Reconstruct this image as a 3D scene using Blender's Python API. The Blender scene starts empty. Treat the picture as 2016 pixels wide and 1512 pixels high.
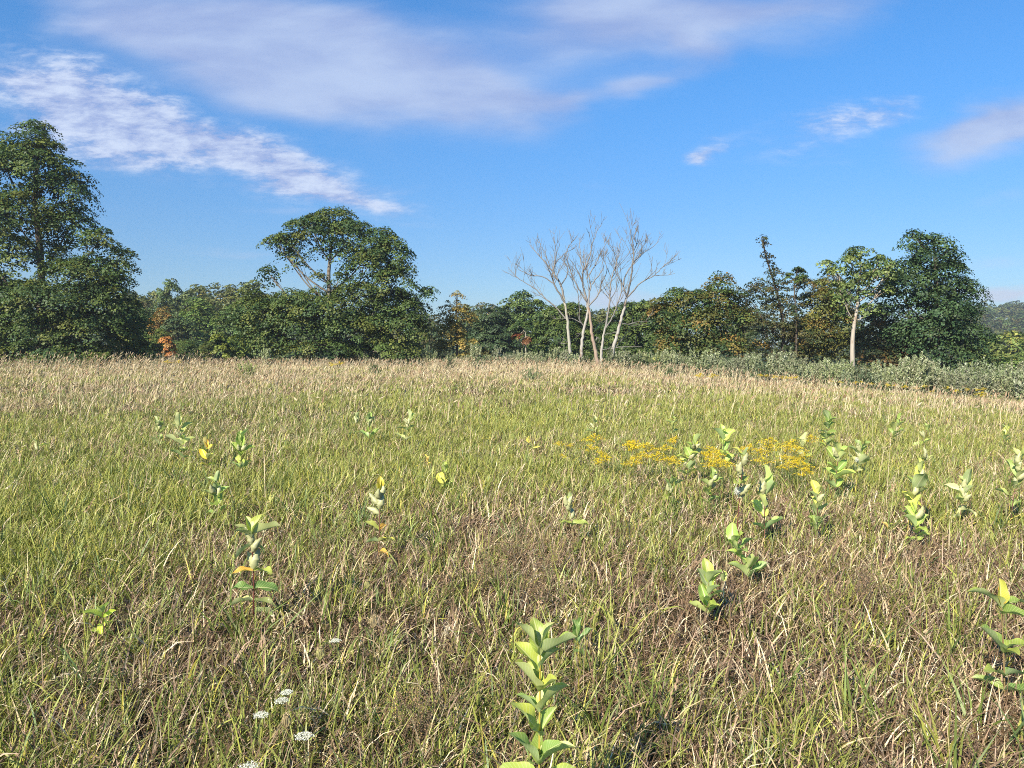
import bpy, math, random
import numpy as np
from mathutils import Vector, Matrix

# ------------------------------------------------------------------ camera, world, sun, exposure
SC = bpy.context.scene
COL = SC.collection
PITCH = math.radians(2.68)
EYE = 1.62
FPX = 1515.0
cam_d = bpy.data.cameras.new("camera")
cam = bpy.data.objects.new("camera", cam_d)
COL.objects.link(cam)
cam.location = (0, 0, EYE)
cam.rotation_euler = (math.pi / 2 - PITCH, 0, 0)
cam_d.sensor_width = 36
cam_d.lens = FPX / 2016 * 36
cam_d.clip_start = 0.05
cam_d.clip_end = 8000
SC.camera = cam

SUN_EL = math.radians(35)
SUN_AZ = math.radians(-147)          # clockwise from +Y (view direction): behind the camera, to its left
SUN_DIR = Vector((math.sin(SUN_AZ) * math.cos(SUN_EL), math.cos(SUN_AZ) * math.cos(SUN_EL), math.sin(SUN_EL)))
sl = bpy.data.lights.new("sun", 'SUN')
sl.energy = 5.0
sl.angle = math.radians(1.0)
sl.color = (1.0, 0.89, 0.70)
so = bpy.data.objects.new("sun", sl)
COL.objects.link(so)
so.rotation_euler = SUN_DIR.to_track_quat('Z', 'Y').to_euler()

SC.view_settings.view_transform = 'Standard'
SC.view_settings.look = 'None'
SC.view_settings.exposure = 1.0
SC.view_settings.gamma = 1
SC.cycles.max_bounces = 8
SC.cycles.diffuse_bounces = 2
SC.cycles.transmission_bounces = 4
SC.cycles.glossy_bounces = 2
SC.cycles.volume_bounces = 0
SC.cycles.use_denoising = False
SC.cycles.filter_width = 1.0
SC.cycles.sample_clamp_direct = 6
SC.cycles.sample_clamp_indirect = 2.5

SKY_STRENGTH = 0.075


def raydir(px, py):
    """world direction of a photograph pixel, scaled so that y = 1"""
    k = (756 - py) / FPX
    c, s = math.cos(PITCH), math.sin(PITCH)
    y = c + k * s
    z = -s + k * c
    return ((px - 1008) / FPX / y, z / y)


def W(px, py, Y):
    u, v = raydir(px, py)
    return np.array([u * Y, Y, EYE + v * Y])


class NT:
    def __init__(self, tree):
        self.t = tree
        self.n = tree.nodes
        self.l = tree.links

    def node(self, typ, **kw):
        nd = self.n.new(typ)
        for k, v in kw.items():
            setattr(nd, k, v)
        return nd

    def put(self, sock, v):
        if hasattr(v, 'is_output'):
            self.l.new(v, sock)
        else:
            sock.default_value = v

    def m(self, op, a, b=0.0, c=None, clamp=False):
        nd = self.node('ShaderNodeMath', operation=op)
        nd.use_clamp = clamp
        self.put(nd.inputs[0], a)
        self.put(nd.inputs[1], b)
        if c is not None:
            self.put(nd.inputs[2], c)
        return nd.outputs[0]

    def mix(self, f, a, b, blend='MIX'):
        nd = self.node('ShaderNodeMix', data_type='RGBA', blend_type=blend)
        self.put(nd.inputs[0], f)
        self.put(nd.inputs[6], a)
        self.put(nd.inputs[7], b)
        return nd.outputs[2]

    def smooth(self, v, a, b):
        nd = self.node('ShaderNodeMapRange', interpolation_type='SMOOTHSTEP')
        self.put(nd.inputs[0], v)
        nd.inputs[1].default_value = a
        nd.inputs[2].default_value = b
        return nd.outputs[0]

    def noise(self, vec, scale, detail=4, rough=0.55, dist=0.0):
        nd = self.node('ShaderNodeTexNoise')
        self.put(nd.inputs['Vector'], vec)
        nd.inputs['Scale'].default_value = scale
        nd.inputs['Detail'].default_value = detail
        nd.inputs['Roughness'].default_value = rough
        nd.inputs['Distortion'].default_value = dist
        return nd.outputs[0]


def build_world():
    w = bpy.data.worlds.new("World")
    SC.world = w
    w.use_nodes = True
    w.node_tree.nodes.clear()
    T = NT(w.node_tree)
    out = T.node('ShaderNodeOutputWorld')
    bg = T.node('ShaderNodeBackground')
    T.l.new(bg.outputs[0], out.inputs[0])
    bg.inputs[1].default_value = SKY_STRENGTH
    sky = T.node('ShaderNodeTexSky', sky_type='NISHITA')
    sky.sun_disc = False
    sky.sun_elevation = SUN_EL
    sky.sun_rotation = SUN_AZ
    sky.air_density = 1.0
    sky.dust_density = 0.6
    sky.ozone_density = 2.2
    sky.altitude = 200
    tc = T.node('ShaderNodeTexCoord')
    sep = T.node('ShaderNodeSeparateXYZ')
    T.l.new(tc.outputs['Generated'], sep.inputs[0])
    x, y, z = sep.outputs
    yy = T.m('MAXIMUM', y, 0.05)
    u = T.m('DIVIDE', x, yy)
    v = T.m('DIVIDE', z, yy)
    fwd = T.smooth(y, 0.1, 0.35)
    uv = T.node('ShaderNodeCombineXYZ')
    T.l.new(u, uv.inputs[0])
    T.l.new(v, uv.inputs[1])
    # wispy noise drawn out along the bands, which fall to the right
    mp = T.node('ShaderNodeMapping')
    T.l.new(uv.outputs[0], mp.inputs[0])
    mp.inputs['Rotation'].default_value = (0, 0, math.radians(14))
    mp.inputs['Scale'].default_value = (1.6, 5.2, 1)
    n_soft = T.noise(mp.outputs[0], 2.2, 8, 0.56, 0.2)
    mp2 = T.node('ShaderNodeMapping')
    T.l.new(uv.outputs[0], mp2.inputs[0])
    mp2.inputs['Rotation'].default_value = (0, 0, math.radians(10))
    mp2.inputs['Scale'].default_value = (3.2, 9.5, 1)
    n_rip = T.noise(mp2.outputs[0], 5.2, 9, 0.66, 0.15)
    # irregular edges: shift the coordinates of the cloud shapes by noise
    wn = T.node('ShaderNodeTexNoise')
    T.l.new(mp.outputs[0], wn.inputs['Vector'])
    wn.inputs['Scale'].default_value = 2.2
    wn.inputs['Detail'].default_value = 5
    ws = T.node('ShaderNodeSeparateColor')
    T.l.new(wn.outputs['Color'], ws.inputs[0])
    u2 = T.m('ADD', u, T.m('MULTIPLY', T.m('SUBTRACT', ws.outputs[0], 0.5), 0.22))
    v2 = T.m('ADD', v, T.m('MULTIPLY', T.m('SUBTRACT', ws.outputs[1], 0.5), 0.10))

    def blob(px, py, rx, ry, tilt, amp):
        bu, bv = raydir(px, py)
        a = math.radians(-tilt)
        du = T.m('SUBTRACT', u2, bu)
        dv = T.m('SUBTRACT', v2, bv)
        e1 = T.m('ADD', T.m('MULTIPLY', du, math.cos(a) * FPX / rx), T.m('MULTIPLY', dv, math.sin(a) * FPX / rx))
        e2 = T.m('ADD', T.m('MULTIPLY', du, -math.sin(a) * FPX / ry), T.m('MULTIPLY', dv, math.cos(a) * FPX / ry))
        r2 = T.m('ADD', T.m('MULTIPLY', e1, e1), T.m('MULTIPLY', e2, e2))
        g = T.m('EXPONENT', T.m('MULTIPLY', r2, -1.0))
        return T.m('MULTIPLY', g, amp)

    def total(lst):
        s = None
        for b in lst:
            g = blob(*b)
            s = g if s is None else T.m('ADD', s, g)
        return s
    soft = total([(430, 60, 330, 110, 6, .95), (760, 120, 330, 85, 12, 1.0), (980, 170, 110, 40, 14, .55), (880, 205, 110, 35, 8, .4),
                  (250, 30, 260, 70, 20, .5), (1300, 40, 330, 75, 4, .95), (1375, 110, 55, 70, 0, .5), (1600, 5, 240, 40, -6, .6),
                  (1120, 60, 160, 80, 10, .45), (1980, 248, 170, 46, -12, 1.25), (1990, 205, 90, 36, -20, .8), (1270, 178, 70, 22, -6, .75),
                  (1120, 192, 70, 18, -4, .55), (620, 175, 300, 60, 16, .45)])
    rip = total([(110, 200, 190, 50, 10, 1.1), (300, 260, 260, 60, 16, 1.05), (520, 310, 230, 55, 20, 1.05), (660, 370, 130, 26, 16, .8),
                 (120, 120, 190, 40, 22, .5), (190, 290, 100, 22, 10, .5), (1635, 255, 150, 42, -10, .62), (1392, 294, 52, 17, -3, .95),
                 (1720, 220, 90, 26, -12, .3), (780, 350, 90, 20, 10, .3)])
    faint = total([(460, 497, 130, 10, 3, .5), (1230, 596, 120, 16, 0, .9), (1985, 572, 110, 15, 2, 1.6), (560, 420, 90, 14, 4, .5),
                   (740, 436, 90, 10, 6, .35), (1980, 375, 90, 22, -8, .4), (1970, 500, 110, 22, -6, .5), (1170, 390, 60, 10, 0, .3), (290, 430, 60, 10, 0, .25), (1000, 600, 500, 25, 0, .28)])
    a_soft = T.smooth(T.m('ADD', soft, T.m('MULTIPLY', T.m('SUBTRACT', n_soft, 0.5), 0.9)), 0.14, 1.25)
    a_rip = T.smooth(T.m('MULTIPLY', rip, T.m('SUBTRACT', T.m('MULTIPLY', n_rip, 2.9), 0.62)), 0.10, 1.15)
    a_faint = T.smooth(T.m('MULTIPLY', faint, T.m('ADD', 0.2, T.m('MULTIPLY', n_rip, 1.4))), 0.1, 1.4)
    k = 0.55 / SKY_STRENGTH
    shade = T.smooth(n_soft, 0.35, 0.68)
    c_soft = T.mix(shade, (0.31 * k, 0.41 * k, 0.70 * k, 1), (0.47 * k, 0.58 * k, 0.82 * k, 1))
    c_rip = T.mix(T.smooth(n_rip, 0.36, 0.66), (0.32 * k, 0.41 * k, 0.70 * k, 1), (0.62 * k, 0.71 * k, 0.90 * k, 1))
    hs = T.node('ShaderNodeHueSaturation')
    T.l.new(sky.outputs[0], hs.inputs['Color'])
    hs.inputs['Saturation'].default_value = 1.12
    tint = T.mix(T.smooth(z, 0.04, 0.40), (0.51, 0.66, 0.85, 1), (0.51, 0.98, 1.29, 1))
    base = T.mix(1.0, hs.outputs[0], tint, 'MULTIPLY')
    c1 = T.mix(T.m('MULTIPLY', T.m('MULTIPLY', a_soft, 0.92), fwd), base, c_soft)
    c2 = T.mix(T.m('MULTIPLY', T.m('MULTIPLY', a_rip, 0.92), fwd), c1, c_rip)
    c3 = T.mix(T.m('MULTIPLY', T.m('MULTIPLY', a_faint, 0.75), fwd), c2, (0.60 * k, 0.64 * k, 0.80 * k, 1))
    T.l.new(c3, bg.inputs[0])


build_world()

# ------------------------------------------------------------------ helpers
RNG = np.random.default_rng(11)
random.seed(5)


def sstep(t):
    t = np.clip(t, 0, 1)
    return t * t * (3 - 2 * t)


def edge_y(x):
    """distance at which the meadow ends and the land drops away"""
    return np.clip(66 - .75 * np.maximum(x, 0), 36, 66)


def gz(x, y):
    x = np.asarray(x, float)
    y = np.asarray(y, float)
    z = -0.06 * np.clip(x - 6, 0, 40)
    z = z + 0.05 * np.sin(x * .31 + 1.3) * np.sin(y * .23) * np.clip(y / 12, 0, 1)
    e = edge_y(x)
    ratio = x / np.maximum(np.abs(y), 1)
    right = sstep((ratio - .42) / .2)
    z = z - sstep((y - e - 3) / 75) * (6.5 + 9 * right)
    z = z + sstep((y - 170) / 260) * 9
    z = z + right * sstep((y - 260) / 420) * 34
    return z


def ground_at(px, py):
    u, v = raydir(px, py)
    lo = 1.0
    Y = lo
    while Y < 70:
        if EYE + v * Y < float(gz(u * Y, Y)):
            break
        Y += 0.02 + Y * 0.002
    return np.array([u * Y, Y, float(gz(u * Y, Y))])


def edge_depth(px):
    u = (px - 1008) / FPX
    return 66 / (1 + .75 * u) if u > 0 else 66.0


def hash2(ix, iy, s):
    h = np.sin(ix * 127.1 + iy * 311.7 + s * 74.7) * 43758.5453
    return h - np.floor(h)


def vnoise(x, y, s=0):
    ix, iy = np.floor(x), np.floor(y)
    fx, fy = sstep(x - ix), sstep(y - iy)
    a = hash2(ix, iy, s)
    b = hash2(ix + 1, iy, s)
    c = hash2(ix, iy + 1, s)
    d = hash2(ix + 1, iy + 1, s)
    return (a * (1 - fx) + b * fx) * (1 - fy) + (c * (1 - fx) + d * fx) * fy


def fnoise(x, y, s=0):
    return (vnoise(x, y, s) + .5 * vnoise(x * 2.1, y * 2.1, s + 1) + .25 * vnoise(x * 4.3, y * 4.3, s + 2)) / 1.75


class Geo:
    """collects quads and triangles with a colour per vertex"""

    def __init__(self):
        self.v, self.q, self.t, self.c, self.n = [], [], [], [], 0

    def add(self, v, q=None, t=None, c=None):
        v = np.asarray(v, float).reshape(-1, 3)
        if q is not None and len(q):
            self.q.append(np.asarray(q, np.int64).reshape(-1, 4) + self.n)
        if t is not None and len(t):
            self.t.append(np.asarray(t, np.int64).reshape(-1, 3) + self.n)
        if c is None:
            c = np.ones((len(v), 3))
        c = np.asarray(c, float)
        if c.ndim == 1:
            c = np.tile(c, (len(v), 1))
        self.v.append(v)
        self.c.append(c)
        self.n += len(v)

    def mesh(self, name, mat, smooth=False):
        v = np.concatenate(self.v) if self.v else np.zeros((0, 3))
        c = np.concatenate(self.c) if self.c else np.zeros((0, 3))
        q = np.concatenate(self.q) if self.q else np.zeros((0, 4), np.int64)
        t = np.concatenate(self.t) if self.t else np.zeros((0, 3), np.int64)
        me = bpy.data.meshes.new(name)
        me.vertices.add(len(v))
        me.vertices.foreach_set('co', v.astype(np.float32).ravel())
        me.loops.add(q.size + t.size)
        me.loops.foreach_set('vertex_index', np.concatenate([q.ravel(), t.ravel()]).astype(np.int32))
        me.polygons.add(len(q) + len(t))
        ls = np.concatenate([np.arange(len(q)) * 4, q.size + np.arange(len(t)) * 3]).astype(np.int32)
        me.polygons.foreach_set('loop_start', ls)
        if smooth:
            me.polygons.foreach_set('use_smooth', np.ones(len(ls), bool))
        at = me.attributes.new('col', 'FLOAT_COLOR', 'POINT')
        at.data.foreach_set('color', np.concatenate([c, np.ones((len(c), 1))], 1).astype(np.float32).ravel())
        me.materials.append(mat)
        me.update(calc_edges=True)
        return me

    def obj(self, name, mat, parent=None, smooth=False):
        o = bpy.data.objects.new(name, self.mesh(name, mat, smooth))
        COL.objects.link(o)
        o.parent = parent
        return o


def tag(o, label, cat, group=None, kind=None):
    o['label'] = label
    o['category'] = cat
    if group:
        o['group'] = group
    if kind:
        o['kind'] = kind
    return o


def empty(name, loc, label, cat, group=None):
    o = bpy.data.objects.new(name, None)
    COL.objects.link(o)
    o.location = [float(a) for a in loc]
    o.empty_display_size = 0.2
    return tag(o, label, cat, group)


def dup(root, loc, rz, scale, label, group, tint=None):
    r = root.copy()
    COL.objects.link(r)
    r.location = [float(a) for a in loc]
    r.rotation_euler = (0, 0, rz)
    r.scale = scale if isinstance(scale, tuple) else (scale,) * 3
    r['label'] = label
    r['group'] = group
    for ch in root.children:
        c = ch.copy()
        COL.objects.link(c)
        c.parent = r
        if tint is not None and ch.name.split('.')[0] in ('crown', 'foliage'):
            c.color = (*tint, 1)
    return r


def tube(g, pts, rad, col, sides=6):
    pts = np.asarray(pts, float)
    n = len(pts)
    rad = np.broadcast_to(np.asarray(rad, float), (n,))
    tan = np.gradient(pts, axis=0)
    tan /= np.linalg.norm(tan, axis=1, keepdims=True) + 1e-9
    ref = np.array([0.31, 0.95, 0.12])
    a = np.cross(tan, ref)
    a /= np.linalg.norm(a, axis=1, keepdims=True) + 1e-9
    b = np.cross(tan, a)
    ang = np.arange(sides) * 2 * math.pi / sides
    ring = a[:, None, :] * np.cos(ang)[None, :, None] + b[:, None, :] * np.sin(ang)[None, :, None]
    v = (pts[:, None, :] + ring * rad[:, None, None]).reshape(-1, 3)
    i = np.arange(n - 1)[:, None] * sides
    j = np.arange(sides)[None, :]
    k = (j + 1) % sides
    q = np.stack([i + j, i + k, i + sides + k, i + sides + j], -1).reshape(-1, 4)
    g.add(v, q, None, col)


def resample(p, n):
    """smooth polyline through p"""
    p = np.asarray(p, float)
    d = np.r_[0, np.cumsum(np.linalg.norm(np.diff(p, axis=0), axis=1))]
    s = np.linspace(0, d[-1], n)
    out = np.stack([np.interp(s, d, p[:, k]) for k in range(p.shape[1])], 1)
    for _ in range(2):
        out[1:-1] = .25 * out[:-2] + .5 * out[1:-1] + .25 * out[2:]
    return out


def unit(v):
    return v / (np.linalg.norm(v, axis=-1, keepdims=True) + 1e-9)


def cards(g, c, nrm, size, aspect, col, rng, axis=None, fold=.18):
    """leaf-shaped kites: centre, normal, length, width/length, colour"""
    n = len(c)
    if n == 0:
        return
    nrm = unit(nrm)
    if axis is None:
        axis = rng.normal(size=(n, 3))
    t = unit(axis - nrm * np.sum(axis * nrm, 1, keepdims=True))
    s = np.cross(nrm, t)
    size = np.broadcast_to(size, (n,))[:, None]
    w = size * np.broadcast_to(aspect, (n,))[:, None] * .5
    lift = nrm * size * fold
    v = np.stack([c - t * size * .5, c + s * w + lift - t * size * .05, c + t * size * .5, c - s * w + lift - t * size * .05], 1).reshape(-1, 3)
    q = np.arange(n * 4).reshape(-1, 4)
    g.add(v, q, None, np.repeat(col, 4, axis=0))


# ------------------------------------------------------------------ materials
def mat_new(name):
    m = bpy.data.materials.new(name)
    m.use_nodes = True
    m.node_tree.nodes.clear()
    T = NT(m.node_tree)
    out = T.node('ShaderNodeOutputMaterial')
    return m, T, out


def leafy(T, out, col, trans, gloss, rough=.45, tcol=None):
    d = T.node('ShaderNodeBsdfDiffuse')
    tr = T.node('ShaderNodeBsdfTranslucent')
    gl = T.node('ShaderNodeBsdfGlossy')
    gl.inputs['Roughness'].default_value = rough
    gl.inputs['Color'].default_value = (.9, .95, 1, 1)
    T.put(d.inputs[0], col)
    T.put(tr.inputs[0], tcol if tcol is not None else T.mix(1.0, col, (1.0, 1.15, .55, 1), 'MULTIPLY'))
    a = T.node('ShaderNodeMixShader')
    a.inputs[0].default_value = trans
    T.l.new(d.outputs[0], a.inputs[1])
    T.l.new(tr.outputs[0], a.inputs[2])
    b = T.node('ShaderNodeMixShader')
    b.inputs[0].default_value = gloss
    T.l.new(a.outputs[0], b.inputs[1])
    T.l.new(gl.outputs[0], b.inputs[2])
    T.l.new(b.outputs[0], out.inputs[0])


def attr_col(T):
    a = T.node('ShaderNodeAttribute', attribute_name='col')
    o = T.node('ShaderNodeObjectInfo')
    return T.mix(1.0, a.outputs['Color'], o.outputs['Color'], 'MULTIPLY')


def make_leaf_mat(name, trans, gloss, rough=.5):
    m, T, out = mat_new(name)
    leafy(T, out, attr_col(T), trans, gloss, rough)
    return m


M_GRASS = make_leaf_mat('grass blades', .22, .025, .5)
M_STALK = make_leaf_mat('dry grass stalks', .25, .03, .6)
M_CROWN = make_leaf_mat('tree leaves', .25, .015, .5)
M_SHRUB = make_leaf_mat('silvery shrub leaves', .25, .025, .5)
M_FLOWER = make_leaf_mat('flower petals', .3, .0, .6)


def make_bark(name):
    m, T, out = mat_new(name)
    geo = T.node('ShaderNodeNewGeometry')
    mp = T.node('ShaderNodeMapping')
    mp.inputs['Scale'].default_value = (9, 9, 1.6)
    T.l.new(geo.outputs['Position'], mp.inputs[0])
    n = T.noise(mp.outputs[0], 1.2, 6, .65, .4)
    n2 = T.noise(geo.outputs['Position'], 1.7, 3, .5)
    f = T.m('ADD', T.m('MULTIPLY', n, .9), .5)
    cc = T.node('ShaderNodeCombineColor')
    for i in range(3):
        T.l.new(f, cc.inputs[i])
    col = T.mix(1.0, attr_col(T), cc.outputs[0], 'MULTIPLY')
    col = T.mix(T.smooth(n2, .56, .68), col, T.mix(1.0, col, (.62, .5, .42, 1), 'MULTIPLY'))
    p = T.node('ShaderNodeBsdfPrincipled')
    p.inputs['Roughness'].default_value = .9
    T.l.new(col, p.inputs['Base Color'])
    bp = T.node('ShaderNodeBump')
    bp.inputs['Strength'].default_value = .6
    bp.inputs['Distance'].default_value = .03
    T.l.new(n, bp.inputs['Height'])
    T.l.new(bp.outputs[0], p.inputs['Normal'])
    T.l.new(p.outputs[0], out.inputs[0])
    return m


M_BARK = make_bark('bark')


def make_ground_mat():
    m, T, out = mat_new('meadow soil and thatch')
    geo = T.node('ShaderNodeNewGeometry')
    P = geo.outputs['Position']
    n1 = T.noise(P, .35, 5, .6)
    n2 = T.noise(P, 14, 6, .7)
    c1 = T.mix(T.smooth(n1, .35, .65), (.045, .036, .02, 1), (.04, .042, .018, 1))
    c2 = T.mix(T.smooth(n2, .4, .62), c1, (.085, .064, .038, 1))
    sep = T.node('ShaderNodeSeparateXYZ')
    T.l.new(P, sep.inputs[0])
    far = T.smooth(sep.outputs[1], 72, 100)
    c3 = T.mix(far, c2, (.035, .055, .018, 1))
    p = T.node('ShaderNodeBsdfPrincipled')
    p.inputs['Roughness'].default_value = .95
    p.inputs['Specular IOR Level'].default_value = .1
    T.l.new(c3, p.inputs['Base Color'])
    bp = T.node('ShaderNodeBump')
    bp.inputs['Distance'].default_value = .04
    T.l.new(n2, bp.inputs['Height'])
    T.l.new(bp.outputs[0], p.inputs['Normal'])
    T.l.new(p.outputs[0], out.inputs[0])
    return m


def make_milkweed_leaf_mat():
    m, T, out = mat_new('milkweed leaf')
    uv = T.node('ShaderNodeUVMap', uv_map='UVMap')
    sep = T.node('ShaderNodeSeparateXYZ')
    T.l.new(uv.outputs[0], sep.inputs[0])
    s, t = sep.outputs[0], sep.outputs[1]                  # s across 0..1, t along
    d = T.m('ABSOLUTE', T.m('SUBTRACT', s, .5))
    mid = T.smooth(d, .055, .02)
    vein = T.m('FRACT', T.m('SUBTRACT', T.m('MULTIPLY', t, 11.0), T.m('MULTIPLY', d, 5.0)))
    vl = T.m('MULTIPLY', T.smooth(T.m('ABSOLUTE', T.m('SUBTRACT', vein, .5)), .14, .03), .4)
    oi = T.node('ShaderNodeObjectInfo')
    geo = T.node('ShaderNodeNewGeometry')
    base = oi.outputs['Color']
    n = T.noise(geo.outputs['Position'], 22, 4, .6)
    base = T.mix(T.m('MULTIPLY', T.smooth(n, .45, .7), .35), base, T.mix(1.0, base, (1.35, 1.15, .7, 1), 'MULTIPLY'))
    spot = T.noise(geo.outputs['Position'], 95, 3, .5)
    base = T.mix(T.m('MULTIPLY', T.smooth(spot, .68, .74), .75), base, (.20, .13, .05, 1))
    tip = T.m('MULTIPLY', T.smooth(T.m('ADD', t, T.m('MULTIPLY', n, .3)), 1.02, 1.2), .8)
    base = T.mix(tip, base, (.36, .25, .10, 1))
    edge = T.m('MULTIPLY', T.smooth(d, .40, .5), .35)
    base = T.mix(edge, base, T.mix(1.0, base, (1.5, 1.4, 1.1, 1), 'MULTIPLY'))
    top = T.mix(T.m('MAXIMUM', T.m('MULTIPLY', mid, .85), vl), base, (.62, .64, .32, 1))
    under = T.mix(.42, base, (.46, .50, .34, 1))
    under = T.mix(T.m('MAXIMUM', T.m('MULTIPLY', mid, .8), vl), under, (.55, .56, .36, 1))
    col = T.mix(geo.outputs['Backfacing'], top, under)
    leafy(T, out, col, .36, .03, .45)
    return m


M_MLEAF = make_milkweed_leaf_mat()
M_PLANT = make_leaf_mat('plant stems and pods', .08, .04, .5)

# ------------------------------------------------------------------ ground
def build_ground():
    ys = np.concatenate([np.linspace(-40, 0, 21), np.linspace(1, 110, 110), np.linspace(115, 400, 58), np.linspace(420, 1000, 30), np.linspace(1100, 5000, 20)])
    xs = np.concatenate([np.linspace(-4000, -500, 12), np.linspace(-450, -90, 37), np.linspace(-87, 87, 88), np.linspace(90, 450, 37), np.linspace(500, 4000, 12)])
    X, Y = np.meshgrid(xs, ys)
    Z = gz(X, Y)
    v = np.stack([X, Y, Z], -1).reshape(-1, 3)
    nx, ny = len(xs), len(ys)
    i, j = np.meshgrid(np.arange(nx - 1), np.arange(ny - 1))
    a = j * nx + i
    q = np.stack([a, a + 1, a + nx + 1, a + nx], -1).reshape(-1, 4)
    g = Geo()
    g.add(v, q)
    o = g.obj('ground', make_ground_mat(), smooth=True)
    tag(o, 'brown soil and thatch of the meadow running down into the wooded valley', 'ground', kind='structure')


build_ground()

# ------------------------------------------------------------------ meadow grass
C_YG = np.array([.325, .335, .08])
C_GR = np.array([.16, .215, .05])
C_BG = np.array([.15, .22, .075])
C_ST = np.array([.58, .46, .26])
C_PA = np.array([.76, .65, .45])
C_BR = np.array([.19, .125, .075])
C_MV = np.array([.39, .27, .19])


def blades(g, x, y, h, w, th0, bend, az, S, col, rng):
    n = len(x)
    z0 = gz(x, y) - .01
    p = np.stack([x, y, z0], 1)
    wa = az + math.pi / 2 + rng.normal(0, .7, n)
    wd = np.stack([np.cos(wa), np.sin(wa), rng.normal(0, .25, n)], 1)
    seg = (h / S)[:, None]
    dirh = np.stack([np.cos(az), np.sin(az)], 1)
    rows = [p]
    for i in range(S):
        th = th0 + bend * ((i + .5) / S) ** 1.3
        step = np.concatenate([dirh * np.sin(th)[:, None], np.cos(th)[:, None]], 1)
        p = p + step * seg
        rows.append(p)
    vs, prof = [], [1.0, .95, .75, .45] if S == 4 else ([1.0, .9, .55] if S == 3 else [1.0, .7])
    for i in range(S):
        o = wd * (w * prof[i] * .5)[:, None]
        vs += [rows[i] - o, rows[i] + o]
    vs.append(rows[S])
    V = np.stack(vs, 1)
    K = 2 * S + 1
    b = np.arange(n) * K
    quads = [np.stack([b + 2 * i, b + 2 * i + 1, b + 2 * i + 3, b + 2 * i + 2], 1) for i in range(S - 1)]
    tri = np.stack([b + 2 * S - 2, b + 2 * S - 1, b + 2 * S], 1)
    g.add(V.reshape(-1, 3), np.concatenate(quads) if quads else None, tri, np.repeat(col, K, axis=0))


def field_points(n, y0, y1, rng, spread):
    """tuft centres in the wedge the camera sees (with a margin on both sides), then blades around them"""
    m = max(1, n // spread)
    ty = np.sqrt(rng.uniform(y0 ** 2, y1 ** 2, m))
    hw = .73 * ty + 1.0
    tx = rng.uniform(-1, 1, m) * hw
    return tx, ty


def zones(x, y):
    """green share, straw-stalk share, mauve share at a place of the meadow"""
    n1 = fnoise(x * .22 + 7, y * .14 + 3, 4)
    n2 = fnoise(x * .9 + 1, y * .7, 9)
    n3 = fnoise(x * 2.6, y * 2.2, 15)
    near_left = .33 - .065 * np.clip(x + 1.0, -2.8, 3.5)
    mid = .54
    far = .30
    gr = near_left + (mid - near_left) * sstep((y - 4.5) / 5.5)
    gr = gr + (far - gr) * sstep((y - 20 - 6 * sstep((x + 4) / 8)) / 14)
    patch = np.exp(-((x + .5) / 7.0) ** 2 - ((y - 18) / 7.5) ** 2)
    gr = gr + .22 * patch
    gr = gr + (n1 - .5) * 1.05 + (n2 - .5) * .55 + (n3 - .5) * .45
    return np.clip(gr, .06, .97), n1, n2, n3


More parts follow.
